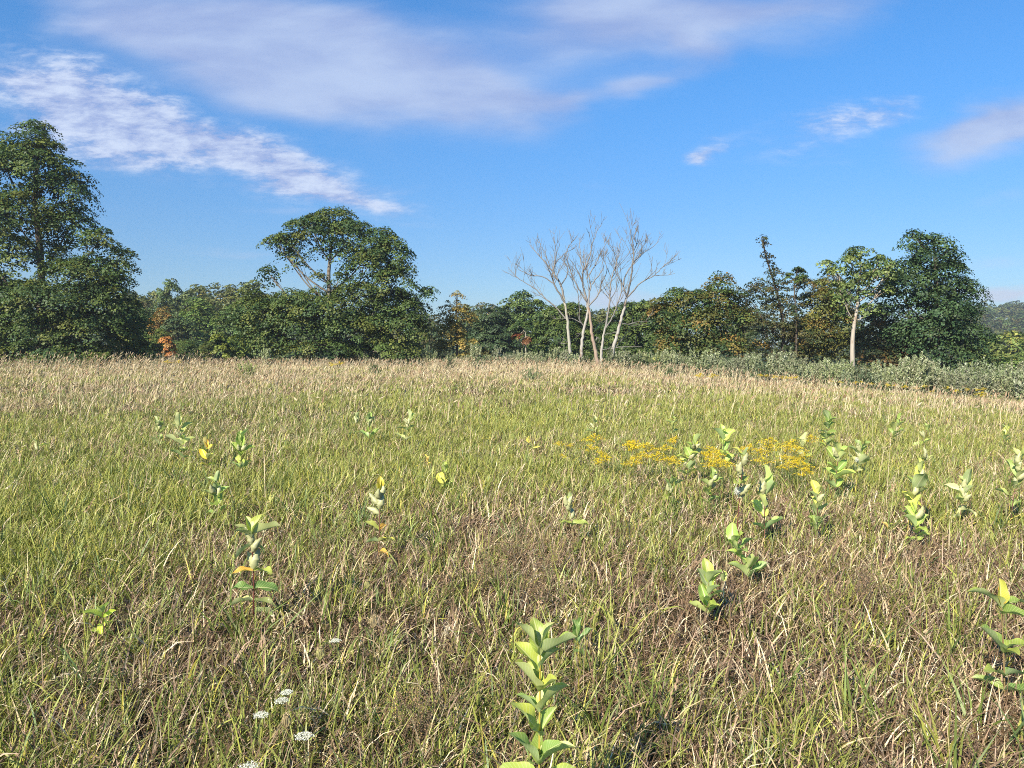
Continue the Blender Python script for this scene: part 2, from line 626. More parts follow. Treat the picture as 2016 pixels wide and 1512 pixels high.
def build_grass():
    rng = np.random.default_rng(3)
    g = Geo()
    bins = [(1.5, 3.6, 48000, 4, .0085, 9), (3.6, 6.2, 72000, 3, .0095, 9), (6.2, 10, 92000, 3, .011, 8), (10, 16, 120000, 3, .0115, 8),
            (16, 26, 130000, 2, .017, 7), (26, 44, 130000, 2, .028, 6), (44, 74, 150000, 2, .045, 5)]
    for (y0, y1, n, S, w0, per) in bins:
        tx, ty = field_points(n, y0, y1, rng, per)
        keep = ty < edge_y(tx) + 4
        tx, ty = tx[keep], ty[keep]
        gr, n1, n2, n3 = zones(tx, ty)
        tgreen = rng.uniform(size=len(tx)) < gr
        taz = rng.uniform(-math.pi, math.pi, len(tx))
        x = np.repeat(tx, per) + rng.normal(0, .035 + .002 * y0, len(tx) * per)
        y = np.repeat(ty, per) + rng.normal(0, .035 + .002 * y0, len(tx) * per)
        N = len(x)
        green = np.repeat(tgreen, per) & (rng.uniform(size=N) < .86)
        q1, q2 = np.repeat(n1, per), np.repeat(n2, per)
        az = np.where(rng.uniform(size=N) < .3, rng.normal(.35, 1.0, N), np.repeat(taz, per) + rng.normal(0, 1.4, N))
        tall = .85 + .5 * sstep((y - 26) / 22)
        h = np.where(green, rng.uniform(.13, .30, N), rng.uniform(.14, .32, N)) * (.75 + .5 * q2) * tall
        h = np.where(rng.uniform(size=N) < .06, h * 1.45, h)
        th0 = np.where(green, np.abs(rng.normal(.32, .3, N)), np.abs(rng.normal(.5, .42, N)))
        bend = np.where(green, np.abs(rng.normal(.75, .6, N)), np.abs(rng.normal(1.8, 1.1, N)))
        w = w0 * rng.uniform(.55, 1.3, N) * np.where(green, 1.0, .85)
        # colours
        r = rng.uniform(size=N)
        f = np.clip(q1 * 1.1 + rng.normal(0, .25, N), 0, 1)[:, None]
        cg = C_GR * (1 - f) + C_YG * f
        cg = np.where((r < .06)[:, None], C_BG, cg)
        cg = np.where((r > .93)[:, None], C_YG * np.array([1.35, 1.15, 1.0]), cg)
        mv = sstep((y - 15) / 20)
        r2 = rng.uniform(size=N)
        nb = 1 - sstep((y - 4.5) / 6)
        cd = np.where((r2 < .34 - .20 * nb)[:, None], C_ST, np.where((r2 < .50 - .24 * nb)[:, None], C_PA, np.where((r2 < .80 - .25 * mv - .02 * nb)[:, None], C_BR, C_MV)))
        cd = cd * (1 - .08 * nb)[:, None]
        farw = sstep((y - 40) / 16)[:, None] * .55
        cd = cd * (1 - farw) + np.array([.46, .36, .24]) * farw
        col = np.where(green[:, None], cg, cd) * rng.uniform(.5, 1.4, (N, 1))
        blades(g, x, y, h, w, th0, bend, az, S, col, rng)
    # single stronger tufts: long fresh green ones and pale arched straw ones
    for (n, per, hh, ww, t0, bd, cols) in ((70, 16, .36, .0105, .35, .8, (C_GR * .8, C_BG * .9, C_GR)), (110, 12, .27, .0095, .45, 2.1, (C_PA, C_ST, C_MV)), (120, 9, .30, .011, .3, .6, (C_YG * 1.15, C_YG, C_GR * 1.1))):
        ty = np.sqrt(rng.uniform(2.2 ** 2, 9.5 ** 2, n))
        tx = rng.uniform(-1, 1, n) * (.73 * ty + .5)
        x = np.repeat(tx, per) + rng.normal(0, .045, n * per)
        y = np.repeat(ty, per) + rng.normal(0, .045, n * per)
        N = n * per
        pick = np.repeat(rng.integers(0, 3, n), per)
        col = np.array(cols)[pick] * rng.uniform(.65, 1.2, (N, 1))
        blades(g, x, y, hh * rng.uniform(.6, 1.25, N), ww * rng.uniform(.6, 1.3, N), np.abs(rng.normal(t0, .25, N)), np.abs(rng.normal(bd, .6, N)), rng.uniform(-math.pi, math.pi, N), 4, col, rng)
    o = g.obj('meadow_grass', M_GRASS)
    tag(o, 'mixed green and dried brown grass covering the whole meadow', 'grass', kind='stuff')


def build_stalks():
    """thin dry flowering stalks with narrow pale heads, standing above the blades"""
    rng = np.random.default_rng(8)
    g = Geo()

    def put(n, y0, y1, hh, sw, hl, hw, left_bias=0.0, detail=0, umax=9):
        y = np.sqrt(rng.uniform(y0 ** 2, y1 ** 2, n))
        x = rng.uniform(-1, 1, n) * (.73 * y + 1)
        k = (y < edge_y(x) + 4) & (x / y < umax + .12 * (fnoise(x * .2, y * .1, 55) - .5))
        nn = fnoise(x * .35, y * .25, 31)
        k &= rng.uniform(size=n) < np.clip(.25 + 1.5 * (nn - .3), 0, 1) * np.clip(1 - left_bias * np.clip(x / (.66 * y), -.6, 1), .15, 1)
        x, y = x[k], y[k]
        n = len(x)
        if n == 0:
            return
        h = hh * rng.uniform(.6, 1.2, n)
        az = rng.normal(.3, .9, n)
        th0 = np.abs(rng.normal(.14, .16, n))
        bend = np.abs(rng.normal(.45, .35, n))
        tone = rng.uniform(size=n)[:, None]
        col = (C_ST * (1 - tone) + C_PA * tone) * rng.uniform(.8, 1.1, (n, 1))
        blades(g, x, y, h, sw * rng.uniform(.8, 1.3, n), th0, bend, az, 3, col, rng)
        # heads at the tip of each stalk, nodding
        tip = np.stack([x, y, gz(x, y) - .01], 1)
        for i in range(3):
            th = th0 + bend * ((i + .5) / 3) ** 1.3
            tip = tip + np.stack([np.cos(az) * np.sin(th), np.sin(az) * np.sin(th), np.cos(th)], 1) * (h / 3)[:, None]
        th = th0 + bend
        ax = np.stack([np.cos(az) * np.sin(th), np.sin(az) * np.sin(th), np.cos(th)], 1)
        hc = np.array([.52, .43, .295]) * rng.uniform(.7, 1.15, (n, 1)) * np.where(rng.uniform(size=(n, 1)) < .35, np.array([.85, .68, .62]), 1.0)
        L = hl * rng.uniform(.7, 1.3, n)
        if not detail:
            for a in (0, 1):
                nr = np.cross(ax, rng.normal(size=(n, 3)))
                cards(g, tip - ax * (L * .3)[:, None], nr, L, hw / hl, hc, rng, axis=ax, fold=.03)
        else:
            for j in range(detail):
                t = j / detail
                c = tip - ax * (L * (t * .95))[:, None] + rng.normal(0, hw * .22 * (.4 + t), (n, 3))
                axx = ax + rng.normal(0, .35, (n, 3))
                cards(g, c, rng.normal(size=(n, 3)), L * .22, .3, hc * rng.uniform(.8, 1.2, (n, 1)), rng, axis=axx, fold=.05)
    put(170, 2.0, 7, .62, .0022, .12, .018, 0, 14)
    put(420, 7, 16, .72, .0045, .13, .028, 0, 8)
    put(1900, 16, 30, .72, .009, .16, .034, .2)
    put(6500, 28, 48, .70, .012, .22, .036, .6)
    put(24000, 46, 68, .80, .016, .21, .04, .8)
    put(9000, 48, 66, 1.22, .018, .26, .05, .6, 0, -.42)
    o = g.obj('grass_stalks', M_STALK)
    tag(o, 'pale dry grass stalks with nodding seed heads standing all over the meadow', 'grass', kind='stuff')


build_grass()
build_stalks()

# ------------------------------------------------------------------ trees
BARK_GREY = np.array([.20, .175, .145])
BARK_PALE = np.array([.52, .46, .39])
BARK_DARK = np.array([.085, .07, .055])


def clump_leaves(g, cen, out, rs, nl, size, col, rng, aspect=.72):
    """umbrella-shaped sprays of leaves: clump centres, outward directions"""
    n = len(cen)
    if n == 0:
        return
    N = n * nl
    r = np.sqrt(rng.uniform(size=N))
    a = rng.uniform(0, 2 * math.pi, N)
    R = np.repeat(rs * rng.uniform(.6, 1.35, n), nl)
    off = np.stack([np.cos(a) * r * R, np.sin(a) * r * R, -.40 * r ** 2 * R + rng.normal(0, .10, N) * R], 1)
    O = np.repeat(unit(out + np.array([0, 0, .55])), nl, axis=0)
    # tilt the spray so that its axis follows O
    c = np.repeat(cen, nl, axis=0) + off + O * (.15 * R * (1 - r))[:, None] - np.stack([np.zeros(N), np.zeros(N), (off[:, 0] * O[:, 0] + off[:, 1] * O[:, 1]) * .55], 1)
    nr = O * .55 + np.stack([np.cos(a) * r, np.sin(a) * r, np.full(N, .5)], 1) * .6 + rng.normal(0, .30, (N, 3))
    cc = np.repeat(col, nl, axis=0) * rng.uniform(.72, 1.28, (N, 1))
    cards(g, c, nr, size * rng.uniform(.65, 1.3, N), aspect, cc, rng)


def fill_lobe(g, c, rad, dens, rs, nl, size, cols, rng, inner=.5, flat=1.0):
    """sprays through the shell of one ellipsoid of the crown"""
    area = math.pi * rad[0] * rad[2]
    n = max(3, int(area * dens))
    d = unit(rng.normal(size=(n, 3)))
    d[:, 2] = np.where((d[:, 2] < -.25) & (rng.uniform(size=n) < .6), -d[:, 2], d[:, 2])
    rr = inner + (1 - inner) * rng.uniform(size=n) ** .6 + np.where(rng.uniform(size=n) < .12, rng.uniform(.05, .3, n), 0)
    cen = c + d * rr[:, None] * rad
    pick = rng.integers(0, len(cols), n)
    col = np.asarray(cols)[pick] * rng.uniform(.70, 1.25, (n, 1))
    clump_leaves(g, cen, d * np.array([1, 1, flat]), rs, nl, size, col, rng)
    return cen


def photo_tree(name, label, cat, base_px, Y, lobes, cols, trunk, bark, tr_r, size=.2, dens=4.6, rs=.85, nl=72, seed=1, limbs=True, group=None,
               twigs=4, inner=.45, depth=.85, mid_py=None):
    """crown given as ellipses seen in the photograph, each with its own depth in the tree; every ellipse is a solid lobe"""
    rng = np.random.default_rng(seed)
    bx = W(base_px, 700, Y)[0]
    base = np.array([bx, Y, float(gz(bx, Y)) - .15])
    root = empty(name, base, label, cat, group)
    m = Y / FPX
    g = Geo()
    gt = Geo()
    tp = np.array([W(px, py, Y) for px, py in trunk])
    tp = np.vstack([base, tp]) - base
    tp[1:, 1] += rng.normal(0, .25, len(tp) - 1)
    T = resample(tp, 14)
    tube(gt, T, np.linspace(tr_r, tr_r * .28, 14), bark, 8)
    for lb in lobes:
        px, py, rx, ry = lb[:4]
        d = lb[4] if len(lb) > 4 else 1.0
        rad = np.array([rx * m, max(rx, ry) * m * depth, ry * m])
        yo = rng.uniform(-.5, .5) * min(rad[0], 1.6)
        c = W(px, py, Y) - base + np.array([0, yo, 0])
        lc = lb[5] if len(lb) > 5 else cols
        cen = fill_lobe(g, c, rad, dens * d, rs, nl, size, lc, rng, inner)
        if limbs:
            zt = c[2] - rad[2] * .8 - abs(c[0] - np.interp(c[2], T[:, 2], T[:, 0])) * 1.0
            k = int(np.clip(np.searchsorted(T[:, 2], zt), 2, 12))
            s = T[k]
            midp = (s + c) / 2 + np.array([0, 0, -.12 * np.linalg.norm(c - s)])
            path = resample([s, midp, c], 8)
            r0 = tr_r * .15 + .007 * np.linalg.norm(c - s)
            tube(gt, path, np.linspace(r0, .035, 8), bark, 5)
            for j in rng.choice(len(cen), min(twigs, len(cen)), replace=False):
                q = path[rng.integers(4, 8)]
                e = cen[j]
                tube(gt, resample([q, (q + e) / 2 + rng.normal(0, .12, 3), e], 5), np.linspace(.035, .014, 5), bark, 4)
    gt.obj('trunk', M_BARK, root, True)
    g.obj('crown', M_CROWN, root)
    return root


DG = [(.062, .104, .030), (.076, .118, .030), (.100, .136, .032), (.048, .090, .034)]
DT = [(.042, .085, .036), (.052, .095, .036), (.065, .105, .036)]      # dark maple green
DG2 = DG + [(.125, .145, .034)]
OL = [(.15, .14, .034), (.12, .13, .032), (.10, .12, .032), (.18, .13, .034)]         # olive, turning
OB = [(.17, .135, .036), (.21, .135, .036), (.13, .13, .034), (.11, .125, .034)]
LG = [(.17, .23, .07), (.21, .26, .075), (.14, .20, .065)]
YGc = [(.16, .21, .04), (.19, .225, .04), (.13, .18, .04)]
OR = [(.42, .19, .055), (.36, .15, .05), (.46, .27, .10), (.30, .16, .05)]

photo_tree('maple_tree', 'tallest tree, dark green maple at the left end of the field', 'tree', 78, 60,
           [(68, 268, 38, 32), (75, 325, 66, 52), (10, 330, 40, 60), (118, 378, 60, 52), (40, 430, 80, 55), (128, 440, 52, 45), (-60, 440, 80, 90), (60, 500, 75, 40, .8),
            (150, 540, 62, 34, .9), (200, 476, 32, 26), (238, 506, 25, 22), (185, 535, 60, 34), (120, 590, 110, 42), (30, 590, 80, 45), (-60, 590, 90, 80), (70, 650, 105, 48),
            (195, 595, 65, 40), (170, 650, 85, 45), (-20, 670, 90, 40), (95, 690, 110, 28, .9), (20, 702, 110, 14), (160, 702, 100, 12), (225, 560, 36, 26)],
           DG2, [(80, 600), (76, 500), (72, 400), (70, 300)], BARK_DARK, .38, seed=21, size=.19)

photo_tree('maple_tree', 'broad round maple with bare limbs showing through its upper left crown', 'tree', 665, 66,
           [(655, 428, 42, 22), (618, 452, 46, 32), (690, 458, 40, 36), (572, 475, 36, 22), (545, 474, 20, 13), (562, 505, 20, 14, .7), (528, 536, 15, 14), (584, 522, 16, 20, .4),
            (672, 486, 28, 22, .7), (640, 500, 24, 15, .5), (628, 548, 14, 12, .35), (742, 478, 34, 30), (775, 505, 36, 42), (778, 560, 40, 44), (728, 525, 42, 44), (668, 556, 26, 18, .5), (704, 582, 54, 30, .8), (760, 600, 60, 34),
            (600, 590, 55, 26, .9), (650, 610, 70, 30), (560, 610, 50, 32), (840, 577, 17, 13), (500, 622, 42, 46), (585, 650, 75, 44), (690, 650, 90, 44), (790, 650, 58, 50), (520, 670, 55, 28),
            (640, 690, 90, 24, .8), (750, 690, 80, 24, .8), (812, 610, 30, 30)],
           DG2, [(655, 620), (645, 560), (650, 500), (655, 450)], BARK_GREY * .8, .30, seed=33, size=.2)

photo_tree('birch_tree', 'olive brown feathery tree right of the broad round maple', 'tree', 900, 70,
           [(900, 590, 13, 26, .55), (885, 615, 26, 26, .9), (908, 630, 28, 34), (885, 660, 32, 36), (910, 680, 28, 28), (868, 690, 22, 22)],
           [(.26, .20, .05), (.22, .19, .05), (.30, .22, .06)], [(900, 640), (898, 580)], BARK_DARK, .12, size=.15, rs=.4, nl=34, dens=8, seed=41)

# right-hand group
photo_tree('maple_tree', 'bushy tree turning orange brown right of the dead trees', 'tree', 1390, 62,
           [(1420, 556, 22, 20, .8), (1332, 580, 24, 18, .8), (1355, 600, 46, 30), (1412, 590, 46, 36), (1310, 620, 36, 36), (1370, 640, 62, 40), (1440, 630, 46, 44), (1330, 675, 48, 34), (1410, 690, 70, 32)],
           OB + DG, [(1392, 620), (1400, 560)], BARK_DARK, .2, seed=52, size=.19)
photo_tree('poplar_tree', 'ragged tree with a thin leaning feathery top above its neighbours', 'tree', 1540, 63,
           [(1503, 470, 5, 10, .9), (1507, 492, 9, 16, .6), (1512, 515, 13, 18, .6), (1520, 540, 20, 18, .7), (1490, 562, 26, 22, .8), (1530, 570, 40, 26, .8), (1485, 600, 40, 36), (1540, 612, 48, 36), (1580, 560, 24, 30, .55),
            (1500, 650, 60, 36), (1560, 665, 62, 36), (1520, 695, 70, 24)],
           [(.085, .085, .035), (.10, .088, .032), (.06, .075, .028), (.045, .07, .028)], [(1545, 640), (1530, 570), (1512, 510), (1502, 466)], BARK_DARK, .17, seed=57, size=.17, rs=.45, nl=30, dens=6, inner=.3)
photo_tree('maple_tree', 'olive yellow tree just left of the pale leaning trunk', 'tree', 1620, 64,
           [(1600, 565, 30, 22, .8), (1640, 560, 34, 24, .8), (1610, 600, 46, 36), (1650, 620, 40, 40), (1600, 655, 50, 40), (1650, 680, 40, 36), (1590, 695, 40, 24)],
           OL, [(1622, 620), (1624, 570)], BARK_DARK, .17, seed=61, size=.18)
photo_tree('snag_tree', 'dark snag with a small leafy tuft between the feathery top and pale trunk tree', 'tree', 1568, 61.5,
           [(1570, 532, 13, 8, .9), (1556, 545, 10, 8, .6), (1582, 548, 12, 8, .5)], DG, [(1570, 620), (1567, 560), (1566, 534)], BARK_DARK, .11, seed=63, size=.17, rs=.35, dens=8)
photo_tree('beech_tree', 'tree with a bare pale leaning trunk and thin light green crown', 'tree', 1681, 55,
           [(1625, 520, 16, 10), (1645, 533, 20, 12), (1672, 520, 22, 26, .8), (1700, 498, 30, 15, .8), (1740, 515, 30, 18, .8), (1690, 545, 26, 24, .6), (1722, 545, 28, 24, .45), (1672, 570, 24, 24, .7), (1705, 585, 24, 16, .5), (1748, 535, 22, 16, .7), (1658, 592, 22, 18, .8), (1712, 612, 24, 16, .7), (1736, 572, 20, 18, .8), (1652, 562, 18, 14, .7), (1668, 612, 16, 12, .6)],
           LG + DG[:1], [(1676, 690), (1678, 660), (1681, 635), (1690, 598), (1692, 560), (1700, 520)], np.array([.36, .32, .27]), .20, seed=67, size=.18, rs=.5, nl=40, dens=9)
photo_tree('maple_tree', 'tall dark green maple at the right end of the tree line', 'tree', 1845, 57,
           [(1799, 462, 8, 13, 1.0), (1812, 470, 16, 12), (1836, 478, 28, 16), (1785, 490, 22, 14, .8), (1836, 505, 44, 24), (1790, 525, 34, 22), (1862, 538, 44, 32), (1745, 545, 42, 20, .7), (1800, 560, 52, 30), (1880, 575, 46, 36), (1765, 585, 40, 26, .7),
            (1830, 610, 66, 40), (1890, 625, 44, 36), (1850, 655, 78, 34), (1905, 668, 40, 26), (1855, 695, 84, 28), (1790, 640, 40, 30, .7)],
           DT, [(1848, 640), (1846, 560), (1838, 480)], BARK_DARK, .3, seed=71, size=.19)
photo_tree('small_maple_tree', 'low understory tree with orange brown tints below the pale leaning trunk', 'tree', 1745, 60,
           [(1725, 625, 40, 26, .8), (1760, 620, 40, 22, .7), (1720, 665, 46, 30), (1775, 665, 40, 30), (1740, 700, 70, 26)],
           [(.10, .085, .03), (.07, .075, .028), (.14, .085, .03), (.05, .07, .028)], [(1745, 660), (1742, 620)], BARK_DARK, .1, seed=75, size=.18)
photo_tree('maple_sapling', 'small orange red leafed sapling under the dark right hand maple', 'tree', 1782, 58,
           [(1782, 690, 8, 9, 1.6)], [(.36, .10, .04), (.30, .12, .04)], [(1782, 700), (1782, 688)], BARK_DARK, .03, seed=77, size=.14, rs=.2, dens=14, limbs=False)
photo_tree('maple_sapling', 'small bright orange maple in the gap right of the tallest tree', 'tree', 327, 84,
           [(322, 670, 11, 8, 1.2), (333, 682, 10, 9, 1.0), (338, 697, 9, 9, .9), (326, 690, 6, 8, .7)], OR, [(329, 700), (327, 672)], BARK_DARK, .05, seed=81, size=.2, rs=.35, dens=9, limbs=False)
photo_tree('small_maple_tree', 'yellow green bushy tree tucked against the right side of the tallest tree', 'tree', 250, 66,
           [(245, 610, 26, 30), (262, 645, 30, 36), (235, 670, 36, 30), (272, 690, 28, 22)], YGc + DG, [(250, 660), (248, 610)], BARK_DARK, .1, seed=83, size=.19)
photo_tree('young_tree', 'bright yellow green young tree with a pointed top in the left gap', 'tree', 437, 82,
           [(432, 668, 12, 16), (437, 690, 20, 18)], YGc, [(436, 690), (433, 660)], BARK_DARK, .06, seed=85, size=.2, rs=.4, dens=8, limbs=False)
photo_tree('young_tree', 'rounded yellow green young tree beside the pointed one in the left gap', 'tree', 468, 84,
           [(466, 678, 18, 18), (474, 695, 18, 14)], YGc, [(467, 690), (467, 672)], BARK_DARK, .06, seed=86, size=.2, rs=.4, dens=8, limbs=False)
photo_tree('young_tree', 'thin small tree with a few red leaves left of the dead trees', 'tree', 1036, 74,
           [(1030, 645, 24, 18, .9, DG), (1018, 662, 9, 8, 1.6, [(.20, .07, .035)]), (1040, 668, 7, 6, 1.4, [(.17, .08, .035)])], DG, [(1035, 690), (1034, 645)], BARK_PALE * .7, .09, seed=88, size=.2, rs=.4, dens=6)
photo_tree('oak_tree', 'dense dark green tree standing behind the dead trunks', 'tree', 1110, 80,
           [(1085, 625, 36, 22), (1120, 618, 40, 22), (1100, 655, 52, 34), (1150, 660, 40, 36), (1100, 695, 60, 24)], DG, [(1110, 650), (1110, 620)], BARK_DARK, .18, seed=90, size=.22, rs=.7)
photo_tree('oak_tree', 'dark green tree between the dead trees and the orange brown bushy tree', 'tree', 1255, 76,
           [(1240, 615, 34, 22), (1275, 610, 30, 24), (1225, 655, 40, 34), (1275, 655, 40, 40), (1250, 695, 56, 24)], DG, [(1255, 650), (1256, 612)], BARK_DARK, .18, seed=91, size=.22, rs=.7)
photo_tree('oak_tree', 'pale topped tree rising left of the dead trees from the wood behind', 'tree', 1030, 100,
           [(1032, 585, 22, 12, .8), (1020, 600, 28, 14), (1050, 605, 28, 16), (1030, 630, 44, 24)], LG + DG, [(1030, 640), (1031, 590)], BARK_DARK, .2, seed=92, size=.26, rs=.75, dens=3.4)
photo_tree('oak_tree', 'dark blue green rounded tree right of the olive brown feathery tree', 'tree', 970, 92,
           [(965, 625, 34, 24), (985, 645, 32, 30), (955, 660, 34, 32), (985, 685, 42, 28)], [(.045, .08, .035), (.06, .095, .04)], [(970, 660), (968, 625)], BARK_DARK, .2, seed=93, size=.24, rs=.7, dens=3.4)


# dead trees: limbs drawn as polylines (x, y in a 4x enlargement whose corner is at 900, 420 of the photograph)
def dead_tree(label, Y, trunk, limbs, r0, col, seed, col2=None):
    rng = np.random.default_rng(seed)

    def pts(poly, y0=0.0, y1=0.0):
        return np.array([W(900 + a / 4, 420 + b / 4, Y) + np.array([0, y0 + (y1 - y0) * i / max(1, len(poly) - 1), 0]) for i, (a, b) in enumerate(poly)])
    tp = pts(trunk)
    tp[0, 2] = float(gz(tp[0, 0], Y)) - .1
    base = tp[0].copy()
    root = empty('dead_tree', base, label, 'tree', 'bare dead trees')
    g = Geo()
    gb = Geo()
    tp = tp - base
    n = len(trunk) * 4
    P = resample(tp, n)
    P[1:-1, :2] += rng.normal(0, .02, (n - 2, 2))
    rr = np.linspace(r0, r0 * .55, n) * (1 + .25 * np.exp(-np.arange(n) / 1.5))
    tube(g, P, rr, col, 8)
    count = [0]

    def branch(path, ra, rb, level):
        tube(gb, path, np.linspace(ra, rb, len(path)), col2 if col2 is not None else col, 6 if level == 0 else 4)
        if level >= 2:
            return
        L = np.linalg.norm(path[-1] - path[0])
        k = 3 if level == 1 else (1 if level == 2 else max(3, int(L * 1.8)))
        for _ in range(k):
            count[0] += 1
            t = rng.uniform(.25 if level == 0 else .2, 1)
            i = min(len(path) - 2, int(t * (len(path) - 1)))
            s = path[i]
            d = unit(path[i + 1] - path[i])
            side = rng.normal(size=3) * np.array([1, .8, .45])
            dd = unit(d * .85 + unit(side) * .75 + np.array([0, 0, .35]))
            l = (L * rng.uniform(.2, .42) if level == 0 else L * rng.uniform(.35, .65)) * (1.15 - .5 * t)
            l = min(max(l, .3), 1.9)
            m1 = s + dd * l * .5 + rng.normal(0, .06, 3) * l
            e = s + dd * l + np.array([0, 0, .16 * l]) + rng.normal(0, .10, 3) * l
            rs_ = max(.013, (ra + (rb - ra) * t) * .55)
            branch(resample([s, m1, e], 5), rs_, .008, level + 1)
    for lb in limbs:
        yy = rng.uniform(-1, 1) * 1.6
        p = pts(lb[0], 0, yy) - base
        q = resample(p, max(8, len(p) * 3))
        q[1:-1] += rng.normal(0, .018, (len(q) - 2, 3))
        if lb[3] if len(lb) > 3 else True:
            branch(q, lb[1], lb[2], 0)
        else:
            branch(q, lb[1], lb[2], 1)
    g.obj('trunk', M_BARK, root, True)
    gb.obj('branches', M_BARK, root, True)
    return root


DEAD = np.array([.34, .325, .30])
DEAD2 = np.array([.20, .19, .18])
dead_tree('bare dead tree farthest left of the dead group, long limb reaching left', 63,
          [(895, 1190), (888, 1050), (875, 940), (868, 820), (850, 720), (835, 650)],
          [([(848, 700), (800, 630), (752, 550), (745, 470), (770, 400), (775, 300), (750, 200)], .085, .018),
           ([(838, 660), (820, 560), (770, 480), (730, 420), (660, 340), (600, 270), (572, 232)], .095, .018),
           ([(820, 560), (862, 500), (882, 440), (835, 370), (860, 300), (900, 230), (940, 190)], .05, .015),
           ([(855, 830), (800, 760), (720, 690), (650, 630), (600, 580), (540, 550), (480, 510), (430, 460), (400, 420)], .065, .015),
           ([(752, 550), (690, 500), (620, 490), (580, 495), (540, 465), (480, 450), (470, 390)], .05, .015),
           ([(730, 420), (700, 330), (660, 260), (640, 200)], .04, .014), ([(770, 400), (830, 330), (880, 290), (930, 260)], .04, .014),
           ([(862, 830), (800, 835), (750, 830)], .025, .012, False), ([(884, 1000), (850, 1030), (815, 1020)], .025, .012, False),
           ([(655, 640), (610, 655), (590, 690)], .02, .01, False)],
          .155, np.array([.34, .33, .28]), 101, DEAD2)
dead_tree('bare dead tree with pale straight trunk, second from left of the dead group', 61,
          [(975, 1190), (978, 1080), (990, 950), (1000, 890), (1020, 830), (1030, 760), (1025, 700)],
          [([(1025, 700), (990, 650), (955, 590), (920, 520), (890, 450), (870, 370), (860, 320)], .07, .015),
           ([(1025, 700), (1005, 620), (985, 540), (995, 450), (1030, 380), (1055, 320), (1060, 240), (1100, 160), (1115, 90)], .085, .015),
           ([(995, 450), (975, 380), (980, 300), (970, 230), (975, 170)], .045, .014),
           ([(1000, 890), (960, 850), (920, 830), (880, 825)], .04, .014, False),
           ([(990, 880), (955, 830), (962, 770), (950, 700), (940, 630), (905, 560), (890, 500)], .05, .015),
           ([(1020, 510), (1090, 410), (1120, 330), (1160, 260), (1205, 185)], .05, .014),
           ([(985, 930), (950, 970), (935, 980)], .02, .01, False)],
          .15, DEAD, 102, DEAD2)
dead_tree('bare dead tree with reddish bark missing at its forked base, middle of the dead group', 60,
          [(1112, 1205), (1095, 1100), (1070, 1000), (1055, 900), (1045, 800), (1033, 735)],
          [([(1035, 740), (1040, 650), (1060, 560), (1045, 490), (1020, 420), (1025, 340), (1005, 260)], .075, .015),
           ([(1035, 730), (1090, 680), (1130, 600), (1140, 540), (1180, 480), (1190, 420), (1150, 350)], .06, .015),
           ([(1060, 560), (1100, 510), (1150, 440), (1140, 360), (1175, 290)], .045, .014),
           ([(1092, 1000), (1104, 975), (1122, 985), (1118, 1020)], .04, .02, False)],
          .16, np.array([.31, .235, .185]), 103, DEAD2)
dead_tree('slim bare dead tree forking low, right of the reddish trunk', 60.3,
          [(1130, 1205), (1135, 1080), (1150, 960), (1165, 900)],
          [([(1165, 905), (1190, 800), (1205, 700), (1210, 600), (1215, 520), (1240, 450), (1270, 350), (1280, 260), (1310, 180)], .085, .015),
           ([(1165, 910), (1200, 860), (1240, 770), (1270, 680), (1295, 590), (1270, 510), (1240, 430), (1250, 340), (1210, 300)], .06, .015),
           ([(1140, 1075), (1190, 1065), (1230, 1050)], .03, .012, False), ([(1160, 960), (1200, 945), (1250, 935)], .03, .012, False),
           ([(1085, 930), (1110, 890), (1140, 870)], .022, .012, False)],
          .13, DEAD, 104, DEAD2)
dead_tree('bare dead tree leaning right at the right end of the dead group', 60.5,
          [(1203, 1180), (1225, 1080), (1250, 1000), (1275, 900), (1295, 820), (1320, 730), (1335, 660)],
          [([(1335, 660), (1355, 570), (1365, 480), (1370, 400), (1380, 320), (1360, 230), (1340, 150), (1335, 90)], .09, .015),
           ([(1335, 660), (1310, 570), (1330, 480), (1390, 400), (1440, 340), (1500, 280), (1560, 255), (1615, 200)], .065, .015),
           ([(1340, 660), (1400, 600), (1440, 550), (1510, 510), (1560, 490), (1600, 440), (1670, 380), (1740, 350)], .06, .015),
           ([(1560, 490), (1640, 490), (1710, 475)], .03, .012), ([(1310, 570), (1275, 510), (1245, 430), (1280, 350), (1300, 260)], .04, .014),
           ([(1380, 320), (1410, 230), (1405, 120)], .035, .013), ([(1440, 340), (1460, 260), (1510, 190)], .03, .013),
           ([(1290, 870), (1360, 875), (1420, 850), (1490, 850), (1560, 845)], .04, .013, False), ([(1485, 848), (1530, 800), (1570, 770)], .025, .012, False),
           ([(1252, 1050), (1300, 1000), (1340, 950), (1380, 920)], .03, .012, False), ([(1250, 1060), (1320, 1050), (1430, 1050)], .03, .012, False)],
          .165, DEAD, 105, DEAD2)

# ------------------------------------------------------------------ the wood behind
def wood_proto(seed, H, R, cols, size=.42, nclump=190, nl=34):
    rng = np.random.default_rng(seed)
    g = Geo()
    for k in range(9):
        a = rng.uniform(0, 2 * math.pi)
        t = rng.uniform(.30, .86)
        rr = R * (1.05 - .75 * abs(t - .5) * 1.5) * rng.uniform(.25, .62)
        c = np.array([math.cos(a) * rr, math.sin(a) * rr, H * t])
        rad = np.array([R * .48, R * .48, H * .14]) * rng.uniform(.8, 1.25)
        fill_lobe(g, c, rad, nclump / 9 / (math.pi * rad[0] * rad[2]), 1.05, nl, size, cols, rng, .55)
    fill_lobe(g, np.array([0, 0, H * .9]), np.array([R * .35, R * .35, H * .1]), .9, .9, nl, size, cols, rng, .3)
    gt = Geo()
    tube(gt, resample([(0, 0, -.3), (rng.normal(0, .2), rng.normal(0, .2), H * .45), (0, 0, H * .88)], 8), np.linspace(.26, .06, 8), BARK_DARK, 6)
    return g, gt


